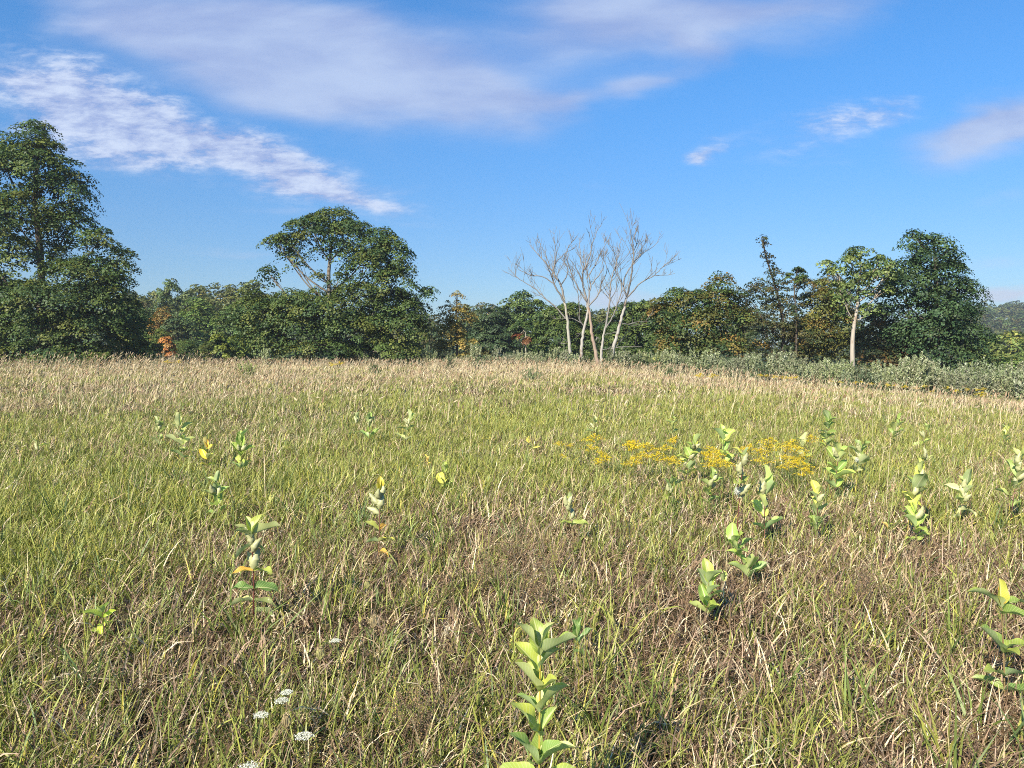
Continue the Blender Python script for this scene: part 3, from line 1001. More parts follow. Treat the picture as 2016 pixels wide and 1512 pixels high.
NEUT = [(.105, .142, .048), (.12, .15, .048), (.09, .13, .048), (.14, .15, .048)]
PROTOS = []
for s, H, R in ((201, 16, 5.0), (202, 18, 4.6), (203, 15, 5.4), (204, 17, 4.2), (205, 14, 4.8)):
    g, gt = wood_proto(s, H, R, NEUT)
    PROTOS.append((g.mesh('crown', M_CROWN), gt.mesh('trunk', M_BARK, True), H))


def wood_tree(px, top_py, Y, label, group, tint=(1, 1, 1), wide=1.0, k=None):
    k = random.randrange(len(PROTOS)) if k is None else k
    cm, tm, H = PROTOS[k]
    x = W(px, 700, Y)[0]
    z0 = float(gz(x, Y)) - .2
    h = W(px, top_py, Y)[2] - z0
    s = h / (H * .99)
    r = empty('wood_tree', (x, Y, z0), label, 'tree', group)
    r.rotation_euler = (0, 0, random.uniform(0, 6.28))
    r.scale = (s * wide, s * wide, s)
    for nm, me in (('crown', cm), ('trunk', tm)):
        o = bpy.data.objects.new(nm, me)
        COL.objects.link(o)
        o.parent = r
        if nm == 'crown':
            o.color = (*tint, 1)
    return r


GL = 'trees of the wood seen between the tallest tree and the broad round maple'
LL = 'green tree of the wood seen between the tallest tree and the broad round maple'
for (px, tp, Y, tint, wd) in [(262, 572, 150, (1.1, .95, 1.0), 1), (300, 566, 165, (1.0, 1.0, 1.05), 1), (372, 572, 160, (1.0, .95, 1.05), 1), (398, 562, 170, (1.1, 1, 1), 1.1), (436, 563, 165, (1.15, .98, 1), 1.1),
                              (470, 560, 158, (1.1, .98, 1), 1.1), (506, 554, 150, (1.1, 1.05, 1), 1), (285, 605, 120, (.95, 1.1, .9), 1), (352, 620, 112, (.75, .85, 1), 1), (400, 588, 118, (1.1, 1.25, .9), 1.25),
                              (452, 602, 108, (.95, 1.1, .9), 1.1), (488, 615, 100, (.8, 1.0, .9), 1.1), (312, 648, 96, (1.1, 1.2, .8), 1.2), (372, 668, 90, (.9, 1.05, .8), 1.3), (408, 672, 88, (1.0, 1.0, .8), 1.3), (352, 680, 88, (.9, 1.05, .8), 1.2)]:
    wood_tree(px, tp, Y, LL, GL, tint, wd)
wood_tree(335, 550, 145, 'tallest tree of the wood in the left gap, thin topped', GL, (.95, 1.05, 1.1), .7, 3)
wood_tree(318, 606, 112, 'orange tan tree of the wood above the small bright orange maple', GL, (2.1, 1.05, .8), .8, 1)
GCn = 'trees of the wood seen behind the dead trees'
LC = 'green tree of the wood behind the bare dead trees'
for (px, tp, Y, tint, wd) in [(930, 604, 150, (1.0, .95, 1.1), 1.2), (960, 600, 165, (1.3, .9, 1.0), 1.2), (1000, 602, 150, (1.0, 1, 1.1), 1), (1075, 606, 135, (.9, 1, 1.1), 1), (1115, 606, 128, (.9, 1, 1), 1), (1160, 606, 140, (1, 1, 1.05), 1.1),
                              (1195, 612, 130, (1.1, .95, 1), 1), (1225, 612, 140, (1, 1, 1), 1), (1265, 600, 120, (.95, 1.1, 1), 1), (1300, 598, 110, (.9, 1.05, .95), 1), (940, 650, 100, (1.2, .95, .9), 1), (1195, 640, 95, (.8, .95, .9), 1.2),
                              (1050, 640, 95, (.8, .95, .9), 1.1), (1320, 640, 90, (.8, .95, .9), 1.2)]:
    wood_tree(px, tp, Y, LC, GCn, tint, wd)
GR_ = 'light trees on the slope at the right edge'
LR = 'pale green tree on the near slope at the right edge beyond the shrubs'
for (px, tp, Y, tint, wd) in [(1958, 664, 120, (1.5, 1.5, 1.2), 1), (1985, 655, 135, (1.7, 1.6, 1.2), 1.1), (2015, 668, 120, (1.5, 1.5, 1.2), 1.1), (1965, 700, 95, (1.4, 1.4, 1.2), 1.1), (2000, 705, 90, (1.3, 1.4, 1.2), 1.2), (2045, 690, 100, (1.4, 1.4, 1.2), 1.2), (1945, 725, 80, (1.1, 1.2, 1.1), 1.1)]:
    wood_tree(px, tp, Y, LR, GR_, tint, wd)


def build_far_woods():
    rng = np.random.default_rng(77)
    g = Geo()

    def crown(x, y, h, r, n, nl, size, col):
        z = float(gz(x, y))
        for k in range(4):
            a = rng.uniform(0, 6.28)
            c = np.array([x + math.cos(a) * r * .45, y + math.sin(a) * r * .45, z + h * rng.uniform(.22, .82)])
            fill_lobe(g, c, np.array([r * .62, r * .62, h * .24]), n / 4 / (math.pi * r * .62 * h * .24), r * .24, nl, size, col, rng, .5)
    pal = [NEUT, [(.055, .085, .036), (.075, .095, .04)], [(.10, .09, .036), (.085, .09, .036)], [(.07, .11, .04)]]
    # rows right behind the trees one can tell apart
    for i in range(190):
        y = rng.uniform(120, 260)
        x = rng.uniform(-.75, .5) * y
        u = x / y * FPX + 1008
        cap = 575 if u < 560 else (610 if u < 1330 else 600)
        top = W(1008, cap + rng.uniform(-6, 22), y)[2]
        h = top - float(gz(x, y))
        crown(x, y, max(6, h), rng.uniform(4, 5.5), 50, 16, .62, pal[rng.integers(4)])
    # far slope on the right
    for i in range(520):
        y = rng.uniform(150, 720)
        x = rng.uniform(.50, .80) * y
        crown(x, y, rng.uniform(12, 17), rng.uniform(4.5, 7), 34, 12, .45 + y * .0014, pal[rng.integers(4)])
    o = g.obj('far_woods', M_CROWN)
    tag(o, 'continuous green wood covering the valley and the hazy far hillside', 'woods', kind='stuff')


build_far_woods()

# ------------------------------------------------------------------ shrubs along the edge of the field
SILVER = [(.35, .38, .24), (.30, .345, .19), (.42, .44, .30), (.25, .31, .145)]
DKSH = [(.085, .125, .06), (.10, .14, .07), (.13, .165, .09)]


def shrub_proto(seed, H, R, cols, nw, nlf, lsize, upright=.5):
    rng = np.random.default_rng(seed)
    g, gs = Geo(), Geo()
    for i in range(nw):
        a = rng.uniform(0, 6.28)
        t = rng.uniform(.15, 1) ** .7
        h = H * rng.uniform(.55, 1.08) * (1.08 - .45 * t)
        b = np.array([math.cos(a), math.sin(a), 0]) * R * .22 * t
        e = np.array([math.cos(a) * R * t, math.sin(a) * R * t, h])
        mid = (b + e) / 2 + np.array([math.cos(a), math.sin(a), 0]) * R * .12 * (1 - upright)
        P = resample([b, mid, e], 7)
        tube(gs, P, np.linspace(.016, .005, 7), np.array([.22, .19, .14]), 4)
        n = nlf
        tt = rng.uniform(.12, 1.04, n)
        c = np.stack([np.interp(tt, np.linspace(0, 1, 7), P[:, k]) for k in range(3)], 1) + rng.normal(0, .07, (n, 3)) * (1.25 - tt)[:, None]
        ax = unit(e - b)[None, :] * .9 + rng.normal(0, .55, (n, 3))
        nr = rng.normal(size=(n, 3)) + np.array([0, 0, .5])
        col = np.asarray(cols)[rng.integers(0, len(cols), n)] * rng.uniform(.75, 1.25, (n, 1))
        cards(g, c, nr, lsize * rng.uniform(.7, 1.3, n), .30, col, rng, axis=ax, fold=.06)
    return g.mesh('foliage', M_SHRUB), gs.mesh('stem', M_BARK)


SH = [shrub_proto(301, 1.75, .85, SILVER, 26, 105, .14), shrub_proto(302, 1.5, 1.0, SILVER, 30, 95, .135), shrub_proto(303, 1.6, .55, SILVER, 15, 60, .17, .9),
      shrub_proto(304, 1.2, .8, SILVER[:2] + DKSH[2:], 22, 56, .17), shrub_proto(305, 1.3, .8, DKSH, 26, 70, .16)]


def shrub(x, y, k, sc, label, group, rz=None, tint=(1, 1, 1), name='willow_shrub'):
    r = empty(name, (x, y, float(gz(x, y)) - .05), label, 'shrub', group)
    r.rotation_euler = (0, 0, random.uniform(0, 6.28) if rz is None else rz)
    r.scale = (sc, sc, sc)
    for nm, me in zip(('foliage', 'stem'), SH[k]):
        o = bpy.data.objects.new(nm, me)
        COL.objects.link(o)
        o.parent = r
        if nm == 'foliage':
            o.color = (*tint, 1)
    return r


SECT = [(590, 850, 'silvery shrub in the broken row along the foot of the broad round maple', 'shrubs along the foot of the broad round maple'),
        (850, 1290, 'silvery shrub in the row around the feet of the bare dead trees', 'shrubs around the feet of the dead trees'),
        (1290, 1670, 'silvery shrub in the hedge below the bushy orange brown trees', 'shrubs below the bushy orange brown trees'),
        (1670, 2100, 'silvery shrub in the dense hedge sloping down right of the pale trunk', 'shrubs in the hedge right of the pale trunk')]
rs_ = random.Random(9)
for (a, b, lab, grp) in SECT:
    px = a + 6
    dense = a >= 1290
    while px < b:
        Y0 = edge_depth(px)
        for row in range(4 if a >= 1670 else (3 if dense else 2)):
            if not dense and rs_.random() < (.30 if a == 590 else .12):
                continue
            Y = Y0 + 2.0 - row * (2.0 if dense else 2.6) + rs_.uniform(-1, 1)
            x = (px + rs_.uniform(-9, 9) - 1008) / FPX * Y
            tn = rs_.uniform(.68, 1.08)
            shrub(x, Y, rs_.choice([0, 1, 2, 3, 0, 1, 3, 4]), rs_.uniform(.62, 1.3) * (1.12 if dense else 1), lab, grp, None, (tn, tn * rs_.uniform(.95, 1.05), tn * rs_.uniform(.9, 1.1)))
        px += 15 if not dense else 17


def shrub_at(px, Y, k, sc, label, tint=(1, 1, 1), name='willow_shrub'):
    shrub((px - 1008) / FPX * Y, Y, k, sc, label, 'single shrubs standing out along the field edge', None, tint, name)


shrub_at(525, 62, 2, 1.25, 'tall silvery shrub alone at the field edge left of the broad round maple', (1.15, 1.15, 1.1))
shrub_at(1502, 47, 4, 1.05, 'dark green rounded shrub standing in front of the hedge below the feathery topped tree')
shrub_at(738, 45, 4, .62, 'low dark shrub out in the grass before the broad round maple', (1.3, 1.3, 1.0))
shrub_at(1047, 37, 1, .55, 'low grey green shrub out in the grass left of the dead trees', (.85, .9, .8))
shrub_at(880, 56, 4, .85, 'dark round shrub at the field edge below the olive brown feathery tree', (1.2, 1.2, 1.1))
shrub_at(485, 44, 1, .7, 'low yellowish shrub in the pale grass left of the broad round maple', (1.1, 1.1, .7))
shrub_at(1290, 58, 3, 1.25, 'yellow green shrub in the row right of the last dead tree', (1.2, 1.15, .6))
shrub_at(1320, 45, 4, .65, 'small dark shrub in the grass below the orange brown bushy tree', (1.3, 1.3, 1.1))
shrub_at(945, 57, 4, .95, 'dark green shrub at the field edge right of the olive brown tree', (1.3, 1.3, 1.2))

# ------------------------------------------------------------------ milkweed
def milk_leaf_mesh(seed, W_=.44, fold=.35, droop=.5, wave=.03):
    rng = np.random.default_rng(seed)
    nt, ns = 13, 9
    ph = rng.uniform(0, 6, 2)
    v, uv = [], []
    th = .25
    p = np.array([0.0, 0.0])
    spine = []
    for i in range(nt):
        spine.append(p.copy())
        ang = .18 - droop * (i / (nt - 1))
        p = p + np.array([math.cos(ang), math.sin(ang)]) / (nt - 1)
    for i in range(nt):
        t = i / (nt - 1)
        w = W_ * .5 * (math.sin(math.pi * min(1, t * .94 + .045)) ** .62) * (1 - .12 * t)
        if i == 0:
            w = .02
        if i == nt - 1:
            w = .004
        for j in range(ns):
            s = j / (ns - 1) * 2 - 1
            lift = abs(s) ** 1.25 * w * fold * 1.6 + wave * math.sin(t * 9 + ph[0 if s < 0 else 1]) * s * s * (1 if w > .05 else 0)
            v.append((s * w * math.cos(fold * .8), spine[i][0], spine[i][1] + lift))
            uv.append((j / (ns - 1), t))
    f = []
    for i in range(nt - 1):
        for j in range(ns - 1):
            a = i * ns + j
            f.append((a, a + 1, a + ns + 1, a + ns))
    me = bpy.data.meshes.new('leaf')
    me.from_pydata(v, [], f)
    ul = me.uv_layers.new(name='UVMap')
    for lp in me.loops:
        ul.data[lp.index].uv = uv[lp.vertex_index]
    me.polygons.foreach_set('use_smooth', [True] * len(f))
    me.materials.append(M_MLEAF)
    me.update()
    return me


MLEAF = [milk_leaf_mesh(401, .52, .35, .35, .05), milk_leaf_mesh(402, .48, .50, .6, .04), milk_leaf_mesh(403, .47, .60, .15, .06), milk_leaf_mesh(404, .55, .25, .55, .08),
         milk_leaf_mesh(405, .44, .7, .8, .05), milk_leaf_mesh(406, .50, .4, 1.3, .08)]


def pod_mesh(seed):
    rng = np.random.default_rng(seed)
    g = Geo()
    n, k = 14, 10
    v = []
    for i in range(n):
        t = i / (n - 1)
        r = .20 * (math.sin(math.pi * min(1, t ** .8 * .97 + .02)) ** .85) + .004
        cx = .10 * math.sin(t * math.pi) - .05 * t
        for j in range(k):
            a = j * 2 * math.pi / k
            rr = r * (1 + .14 * rng.normal())
            v.append((cx + rr * math.cos(a), t, rr * math.sin(a) * 1.05))
    q = [(i * k + j, i * k + (j + 1) % k, (i + 1) * k + (j + 1) % k, (i + 1) * k + j) for i in range(n - 1) for j in range(k)]
    g.add(v, q)
    return g.mesh('seed_pod', M_PLANT, True)


PODS = [pod_mesh(s) for s in (501, 502, 503)]


def fluff_mesh(seed):
    rng = np.random.default_rng(seed)
    g = Geo()
    n = 260
    d = unit(rng.normal(size=(n, 3)))
    cards(g, d * rng.uniform(.2, 1, (n, 1)) * np.array([.5, .5, .6]), rng.normal(size=(n, 3)), .5, .12, np.full((n, 3), .78) * rng.uniform(.85, 1.05, (n, 1)), rng, axis=d)
    return g.mesh('seed_fluff', M_FLOWER)


FLUFF = fluff_mesh(511)
PAL = {'g': [(.25, .35, .075), (.30, .39, .08), (.36, .43, .085), (.20, .31, .08)],
       'y': [(.40, .45, .08), (.30, .37, .08), (.52, .52, .09), (.22, .32, .07)],
       'o': [(.72, .55, .07), (.60, .50, .08), (.75, .42, .06), (.36, .40, .08)],
       's': [(.42, .46, .18), (.34, .40, .13), (.50, .51, .24), (.24, .33, .09)],
       'd': [(.13, .24, .06), (.16, .27, .065)],
       'L': [(.40, .50, .06), (.33, .44, .06)]}


def orient(o, p, a, e, roll, size):
    d = Vector((math.cos(e) * math.cos(a), math.cos(e) * math.sin(a), math.sin(e)))
    nrm = Vector((-math.sin(e) * math.cos(a), -math.sin(e) * math.sin(a), math.cos(e)))
    s = d.cross(nrm)
    nr = nrm * math.cos(roll) + s * math.sin(roll)
    s = d.cross(nr)
    m = Matrix((s, d, nr)).transposed().to_4x4()
    o.matrix_basis = Matrix.Translation(Vector(p)) @ m @ Matrix.Diagonal((size, size, size, 1))


def milkweed(label, px, top_py, base_py, pal='g', pairs=5, first=.35, leaf=.13, pods=0, stem=(.20, .16, .07), seed=0, az0=0.2, lean=(0, 0), fluff=False, elev=(.45, 1.1), bright=1.0, name='milkweed', leaves=None, podlist=None):
    rng = np.random.default_rng(seed * 7 + 900)
    b = ground_at(px, base_py)
    Y = b[1]
    top = W(px, top_py, Y)
    H = (top[2] - b[2]) - leaf * .8
    if leaves:
        H = top[2] - b[2]
    H = max(H, .12)
    r = empty(name, b, label, 'plant', 'milkweed plants in the meadow' if name == 'milkweed' else 'small broad leaved plants in the meadow')
    g = Geo()
    lx, ly = lean if lean != (0, 0) else tuple(rng.normal(0, .055 if base_py < 1500 else .015, 2))
    P = resample([(0, 0, -.03), (lx * .25 + rng.normal(0, .008), ly * .25, H * .5), (lx, ly, H)], 9)
    sr = max(.0042, .0005 * Y)
    tube(g, P, np.linspace(sr, sr * .6, 9), np.array(stem), 7)
    g.obj('stem', M_PLANT, r, True)

    def at(t):
        return np.array([np.interp(t, np.linspace(0, 1, 9), P[:, k]) for k in range(3)])
    cols = PAL[pal]
    first = max(first, .34) if base_py < 1500 else first
    pairs = pairs + 1 if pairs > 2 else pairs
    for (t, az, el, sz, key) in (leaves or []):
        o = bpy.data.objects.new('leaf', MLEAF[rng.integers(len(MLEAF))])
        COL.objects.link(o)
        o.parent = r
        orient(o, at(t), math.radians(az) + rng.normal(0, .08), math.radians(el), rng.normal(0, .3), sz * rng.uniform(.93, 1.07))
        q = PAL[key]
        o.color = (*(np.array(q[rng.integers(len(q))]) * bright * rng.uniform(.88, 1.12)), 1)
    for (t, az, el, sz) in (podlist or []):
        o = bpy.data.objects.new('seed_pod', PODS[rng.integers(3)])
        COL.objects.link(o)
        o.parent = r
        orient(o, at(t), math.radians(az), math.radians(el), rng.uniform(-1, 1), sz)
        o.color = (*(np.array([.36, .37, .19]) * rng.uniform(.9, 1.15)), 1)
    if leaves:
        return r
    for i in range(pairs):
        t = first + (1 - first) * (i / max(1, pairs - 1))
        a = az0 + i * math.pi / 2 + rng.normal(0, .18)
        for s in (0, 1):
            if rng.uniform() < .13 and i < pairs - 1:
                continue
            o = bpy.data.objects.new('leaf', MLEAF[rng.integers(len(MLEAF))])
            COL.objects.link(o)
            o.parent = r
            el = elev[0] + (elev[1] - elev[0]) * (i / max(1, pairs - 1)) ** 1.3 + rng.normal(0, .22)
            sz = leaf * (1.0 if base_py > 1300 else (1.22 if base_py > 1000 else 1.45)) * rng.uniform(.68, 1.2) * (1.0 if i < pairs - 1 else .85) * (1.0 if i > 0 else .9)
            orient(o, at(t), a + s * math.pi + rng.normal(0, .15), el, rng.normal(0, .4), sz)
            c = np.array(cols[rng.integers(len(cols))]) * bright * (1.0 if base_py > 1300 else 1.22) * rng.uniform(.85, 1.2)
            if pal == 'g' and i == pairs - 1:
                c = c * np.array([1.2, 1.15, 1.0])
            o.color = (*c, 1)
    for k in range(pods):
        o = bpy.data.objects.new('seed_pod', PODS[k % 3])
        COL.objects.link(o)
        o.parent = r
        t = rng.uniform(.62, .95)
        orient(o, at(t) + rng.normal(0, .004, 3), rng.uniform(0, 6.28), rng.uniform(.75, 1.45), rng.uniform(-1, 1), rng.uniform(.10, .13))
        pc = np.array([.38, .39, .20]) * rng.uniform(.85, 1.2)
        o.color = (*pc, 1)
    if fluff:
        o = bpy.data.objects.new('seed_fluff', FLUFF)
        COL.objects.link(o)
        o.parent = r
        o.location = [float(q) for q in at(.72) + np.array([-.03, -.03, 0])]
        o.scale = (.045, .045, .05)
    return r


RED = (.13, .035, .03)
YST = (.42, .33, .06)
MILK = [
    ('largest nearest milkweed with a yellow stem at the bottom centre', 1064, 1285, 1735, dict(stem=YST, bright=1.12, leaves=[
        (1, 168, 55, .135, 'y'), (1, 110, 66, .115, 'g'), (1, 45, 68, .115, 's'), (1, -12, 24, .13, 'g'), (.93, 160, 42, .115, 'g'), (.94, 20, 50, .09, 'g'), (.845, 186, 44, .115, 'g'), (.845, -48, 34, .10, 'y'),
        (.845, 120, 50, .10, 'g'), (.75, 8, 52, .125, 'g'), (.75, 155, 40, .095, 'g'), (.655, 172, 52, .145, 'g'), (.655, 25, 58, .10, 'g'), (.655, -100, 40, .085, 's'), (.56, -20, 40, .10, 'g'), (.53, 190, 46, .15, 'g'), (.53, -5, 36, .135, 'g'),
        (.53, -95, 28, .105, 's'), (.53, 85, 40, .12, 'g'), (.45, 170, 20, .14, 'g'), (.45, 0, 16, .14, 'g'), (.40, -70, 25, .12, 'g'), (.36, 200, 30, .14, 'g'), (.34, 10, 25, .14, 'g'), (.25, 120, 20, .13, 'g'), (.25, -40, 20, .13, 'g')])),
    ('big pale milkweed with a dark red lower stem in the left foreground', 497, 1048, 1236, dict(stem=RED, leaves=[
        (1, 140, 66, .125, 'g'), (1, 188, 30, .125, 's'), (1, 40, 60, .145, 'y'), (1, -4, 12, .175, 'y'), (.97, 210, 40, .11, 's'), (.9, 20, -20, .10, 'g'), (.9, 205, -35, .12, 's'), (.63, 195, -5, .115, 'o'), (.63, -14, 0, .135, 'g'),
        (.44, 180, 2, .145, 'd'), (.44, 5, 4, .16, 'd'), (.32, 188, -8, .14, 's'), (.32, -6, -12, .15, 'g'), (.2, 20, -10, .13, 'g')],
        podlist=[(.9, 170, 70, .11), (.82, 10, 60, .10), (.64, 165, 72, .11), (.64, 40, 75, .12)])),
    ('milkweed with a tight cluster of pale pods and yellow lower leaves left of centre', 745, 968, 1112, dict(stem=(.16, .07, .04), leaves=[
        (1, 100, 84, .11, 'o'), (1, 60, 70, .10, 'y'), (.98, 170, 60, .07, 'y'), (.48, 178, 32, .13, 'o'), (.50, 60, 20, .08, 'o'), (.34, 186, 8, .11, 'y'), (.34, 0, 25, .14, 'y'), (.2, -30, 5, .12, 'o')],
        podlist=[(.82, 160, 42, .12), (.78, 120, 82, .12), (.76, 20, 78, .12), (.70, 165, 24, .11), (.92, 30, 70, .10), (.9, -90, 50, .11)])),
    ('drooping milkweed of pale grey pods and two yellow top leaves at centre', 1132, 966, 1085, dict(pal='y', pairs=2, first=.55, leaf=.12, pods=5, stem=(.30, .24, .12), az0=.1)),
    ('short leafy green milkweed without pods right of the nearest one', 1393, 1110, 1235, dict(pal='g', pairs=5, first=.18, leaf=.125, az0=.35, elev=(.5, 1.1), bright=1.1)),
    ('green milkweed with broad flat leaves at the foot of the red stemmed plant', 1477, 1040, 1165, dict(pal='g', pairs=5, first=.22, leaf=.13, az0=.05, bright=1.1)),
    ('tall milkweed with a long bare red stem and white fluff bursting from a pod', 1447, 878, 1110, dict(pal='y', pairs=2, first=.78, leaf=.13, pods=5, stem=RED, fluff=True, az0=1.2, lean=(.05, 0))),
    ('tall green milkweed with a stack of plump pods beside the fluffy one', 1506, 922, 1085, dict(pal='g', pairs=4, first=.35, leaf=.15, pods=4, stem=(.22, .10, .07), az0=.15, bright=1.25)),
    ('narrow yellow green milkweed with erect leaves and a thin dark stem', 1604, 948, 1075, dict(pal='y', pairs=5, first=.25, leaf=.12, pods=1, stem=(.16, .08, .06), az0=.2)),
    ('leafy milkweed with hanging pods behind the narrow yellow green one', 1642, 872, 990, dict(pal='g', pairs=4, first=.3, leaf=.14, pods=3, stem=(.16, .08, .06), az0=.4, bright=1.2)),
    ('yellow milkweed with one large orange withered leaf on the right', 1785, 902, 1060, dict(pal='y', pairs=5, first=.3, leaf=.14, pods=2, stem=YST, az0=.3)),
    ('low green milkweed with one white pod below the orange leafed plant', 1808, 985, 1085, dict(pal='g', pairs=4, first=.2, leaf=.13, pods=1, az0=.1, bright=1.1)),
    ('silvery milkweed with curved pods right of the orange leafed plant', 1886, 930, 1045, dict(pal='s', pairs=5, first=.25, leaf=.14, pods=4, stem=(.16, .08, .06), az0=.6)),
    ('tall milkweed with pods and a brown stem cut by the right edge', 1988, 884, 1040, dict(pal='s', pairs=5, first=.35, leaf=.14, pods=4, stem=(.14, .06, .05), az0=.5)),
    ('large foreground milkweed with broad green leaves at the right edge', 1979, 1190, 1395, dict(stem=(.24, .17, .08), leaves=[
        (1, 95, 78, .125, 'y'), (1, 60, 60, .11, 'o'), (.97, 168, 46, .165, 'g'), (.95, 22, 34, .15, 'y'), (.92, -65, 16, .13, 'y'), (.58, 174, 40, .15, 'g'), (.58, 8, 26, .16, 'g'), (.56, -85, 22, .13, 'g'), (.35, 205, 22, .14, 'g'), (.35, -12, 16, .16, 'd'),
        (.22, -60, 10, .14, 'd'), (.2, 150, 20, .13, 'g')])),
    ('small yellow plant left of the low green milkweed with a white pod', 1752, 1026, 1075, dict(pal='o', pairs=2, first=.3, leaf=.08, az0=.7)),
    ('pale milkweed with two upper pods, back left of the left cluster', 317, 820, 895, dict(pal='s', pairs=4, first=.3, leaf=.14, pods=2, az0=.2)),
    ('pale milkweed with folded top leaves in the middle of the left cluster', 362, 822, 930, dict(pal='s', pairs=5, first=.2, leaf=.15, pods=2, az0=.5)),
    ('milkweed with bright orange yellow top leaves in the left cluster', 407, 862, 935, dict(pal='o', pairs=3, first=.35, leaf=.13, az0=.9)),
    ('grey green milkweed with spreading leaves at the right of the left cluster', 472, 852, 945, dict(pal='g', pairs=4, first=.2, leaf=.15, pods=2, az0=.1)),
    ('slender milkweed with two pale pods in front of the left cluster', 428, 930, 1035, dict(pal='g', pairs=4, first=.15, leaf=.13, pods=3, az0=.3)),
    ('distant milkweed with round green leaves and pale pods left of centre', 726, 812, 880, dict(pal='g', pairs=3, first=.25, leaf=.15, pods=3, stem=(.14, .07, .05), az0=.1)),
    ('distant milkweed with pale pods and an orange leaf left of centre', 796, 815, 885, dict(pal='s', pairs=4, first=.25, leaf=.13, pods=3, az0=.4)),
    ('pale milkweed with small pods just left of the distant round leafed one', 695, 815, 870, dict(pal='s', pairs=2, first=.4, leaf=.12, pods=2, az0=.8)),
    ('green and yellow milkweed with spreading narrow leaves near the centre', 873, 910, 975, dict(pal='y', pairs=3, first=.3, leaf=.13, az0=.2)),
    ('milkweed of few orange leaves left of the spreading yellow one', 836, 896, 935, dict(pal='o', pairs=2, first=.5, leaf=.10, az0=.6)),
    ('single small orange leafed milkweed below the dead trees', 1057, 860, 905, dict(pal='o', pairs=2, first=.6, leaf=.10, az0=.2)),
    ('tiny orange leafed milkweed far off at centre', 952, 848, 880, dict(pal='o', pairs=1, first=.7, leaf=.12, az0=.5)),
    ('milkweed with dark curled leaves among the goldenrod', 1350, 858, 960, dict(pal='g', pairs=5, first=.3, leaf=.14, pods=3, stem=(.10, .05, .05), az0=.5)),
    ('low milkweed with two pale pods below the goldenrod', 1390, 924, 1010, dict(pal='g', pairs=3, first=.3, leaf=.14, pods=3, stem=(.4, .34, .22), az0=.1)),
    ('low milkweed with long drooping leaves left of the two podded one', 1316, 926, 1010, dict(pal='g', pairs=3, first=.25, leaf=.14, pods=2, az0=.0, elev=(.0, .9))),
    ('leafy milkweed rising behind the goldenrod above the red stemmed plant', 1426, 840, 930, dict(pal='g', pairs=5, first=.3, leaf=.14, stem=(.08, .05, .05), az0=.2, bright=1.15)),
    ('milkweed with white undersides at the right end of the goldenrod', 1580, 860, 945, dict(pal='s', pairs=4, first=.3, leaf=.14, pods=1, az0=.3)),
    ('tall dark milkweed standing alone behind the goldenrod', 1624, 813, 905, dict(pal='g', pairs=6, first=.25, leaf=.13, stem=(.25, .2, .1), az0=.4, bright=.85)),
    ('milkweed with split white pods right of the goldenrod', 1683, 868, 950, dict(pal='s', pairs=3, first=.4, leaf=.13, pods=4, fluff=True, az0=.2)),
    ('distant yellow green milkweed far right behind the orange leafed plant', 1755, 820, 880, dict(pal='y', pairs=4, first=.3, leaf=.14, az0=.3)),
    ('distant milkweed with a pale slanting pod at the right', 1815, 835, 890, dict(pal='g', pairs=2, first=.4, leaf=.13, pods=2, az0=.1)),
    ('withered milkweed with pale curled pods between the yellow and slanting pod plants', 1826, 878, 940, dict(pal='s', pairs=1, first=.7, leaf=.11, pods=3, az0=.3)),
    ('small distant milkweed with dark leaves below the dead trees', 1167, 822, 865, dict(pal='s', pairs=2, first=.5, leaf=.13, pods=1, az0=.3)),
    ('small distant pale milkweed behind the left goldenrod', 1320, 818, 870, dict(pal='y', pairs=3, first=.4, leaf=.11, az0=.3)),
    ('pale pod and orange leaf plant far left behind the grass', 75, 855, 925, dict(pal='o', pairs=1, first=.85, leaf=.12, pods=1, az0=.3)),
    ('small far milkweed at the right edge of the field', 1975, 838, 885, dict(pal='y', pairs=3, first=.3, leaf=.13, az0=.3)),
]
for i, (lab, px, tp, bp, kw) in enumerate(MILK):
    milkweed(lab, px, tp, bp, seed=i + 1, **kw)
milkweed('small lime yellow broad leaved seedling at the lower left', 204, 1172, 1262, pal='L', pairs=3, first=.35, leaf=.085, seed=91, az0=.3, elev=(.1, .7), name='seedling')
milkweed('small fresh green pointed leaf seedling right of the nearest milkweed', 1162, 1270, 1345, seed=92, name='seedling', stem=(.12, .18, .06), leaves=[(1, 120, 74, .10, 'd'), (1, 55, 68, .11, 'd'), (.9, 185, 40, .08, 'd'), (.9, -5, 38, .09, 'd'), (.6, 200, 30, .08, 'd')])
milkweed('small bright green seedling low between the two right foreground milkweeds', 1418, 1128, 1190, pal='y', pairs=2, first=.3, leaf=.08, seed=93, az0=.2, name='seedling')

# ------------------------------------------------------------------ goldenrod
GOLD = [(.82, .64, .04), (.88, .72, .06), (.70, .56, .05), (.80, .52, .06)]


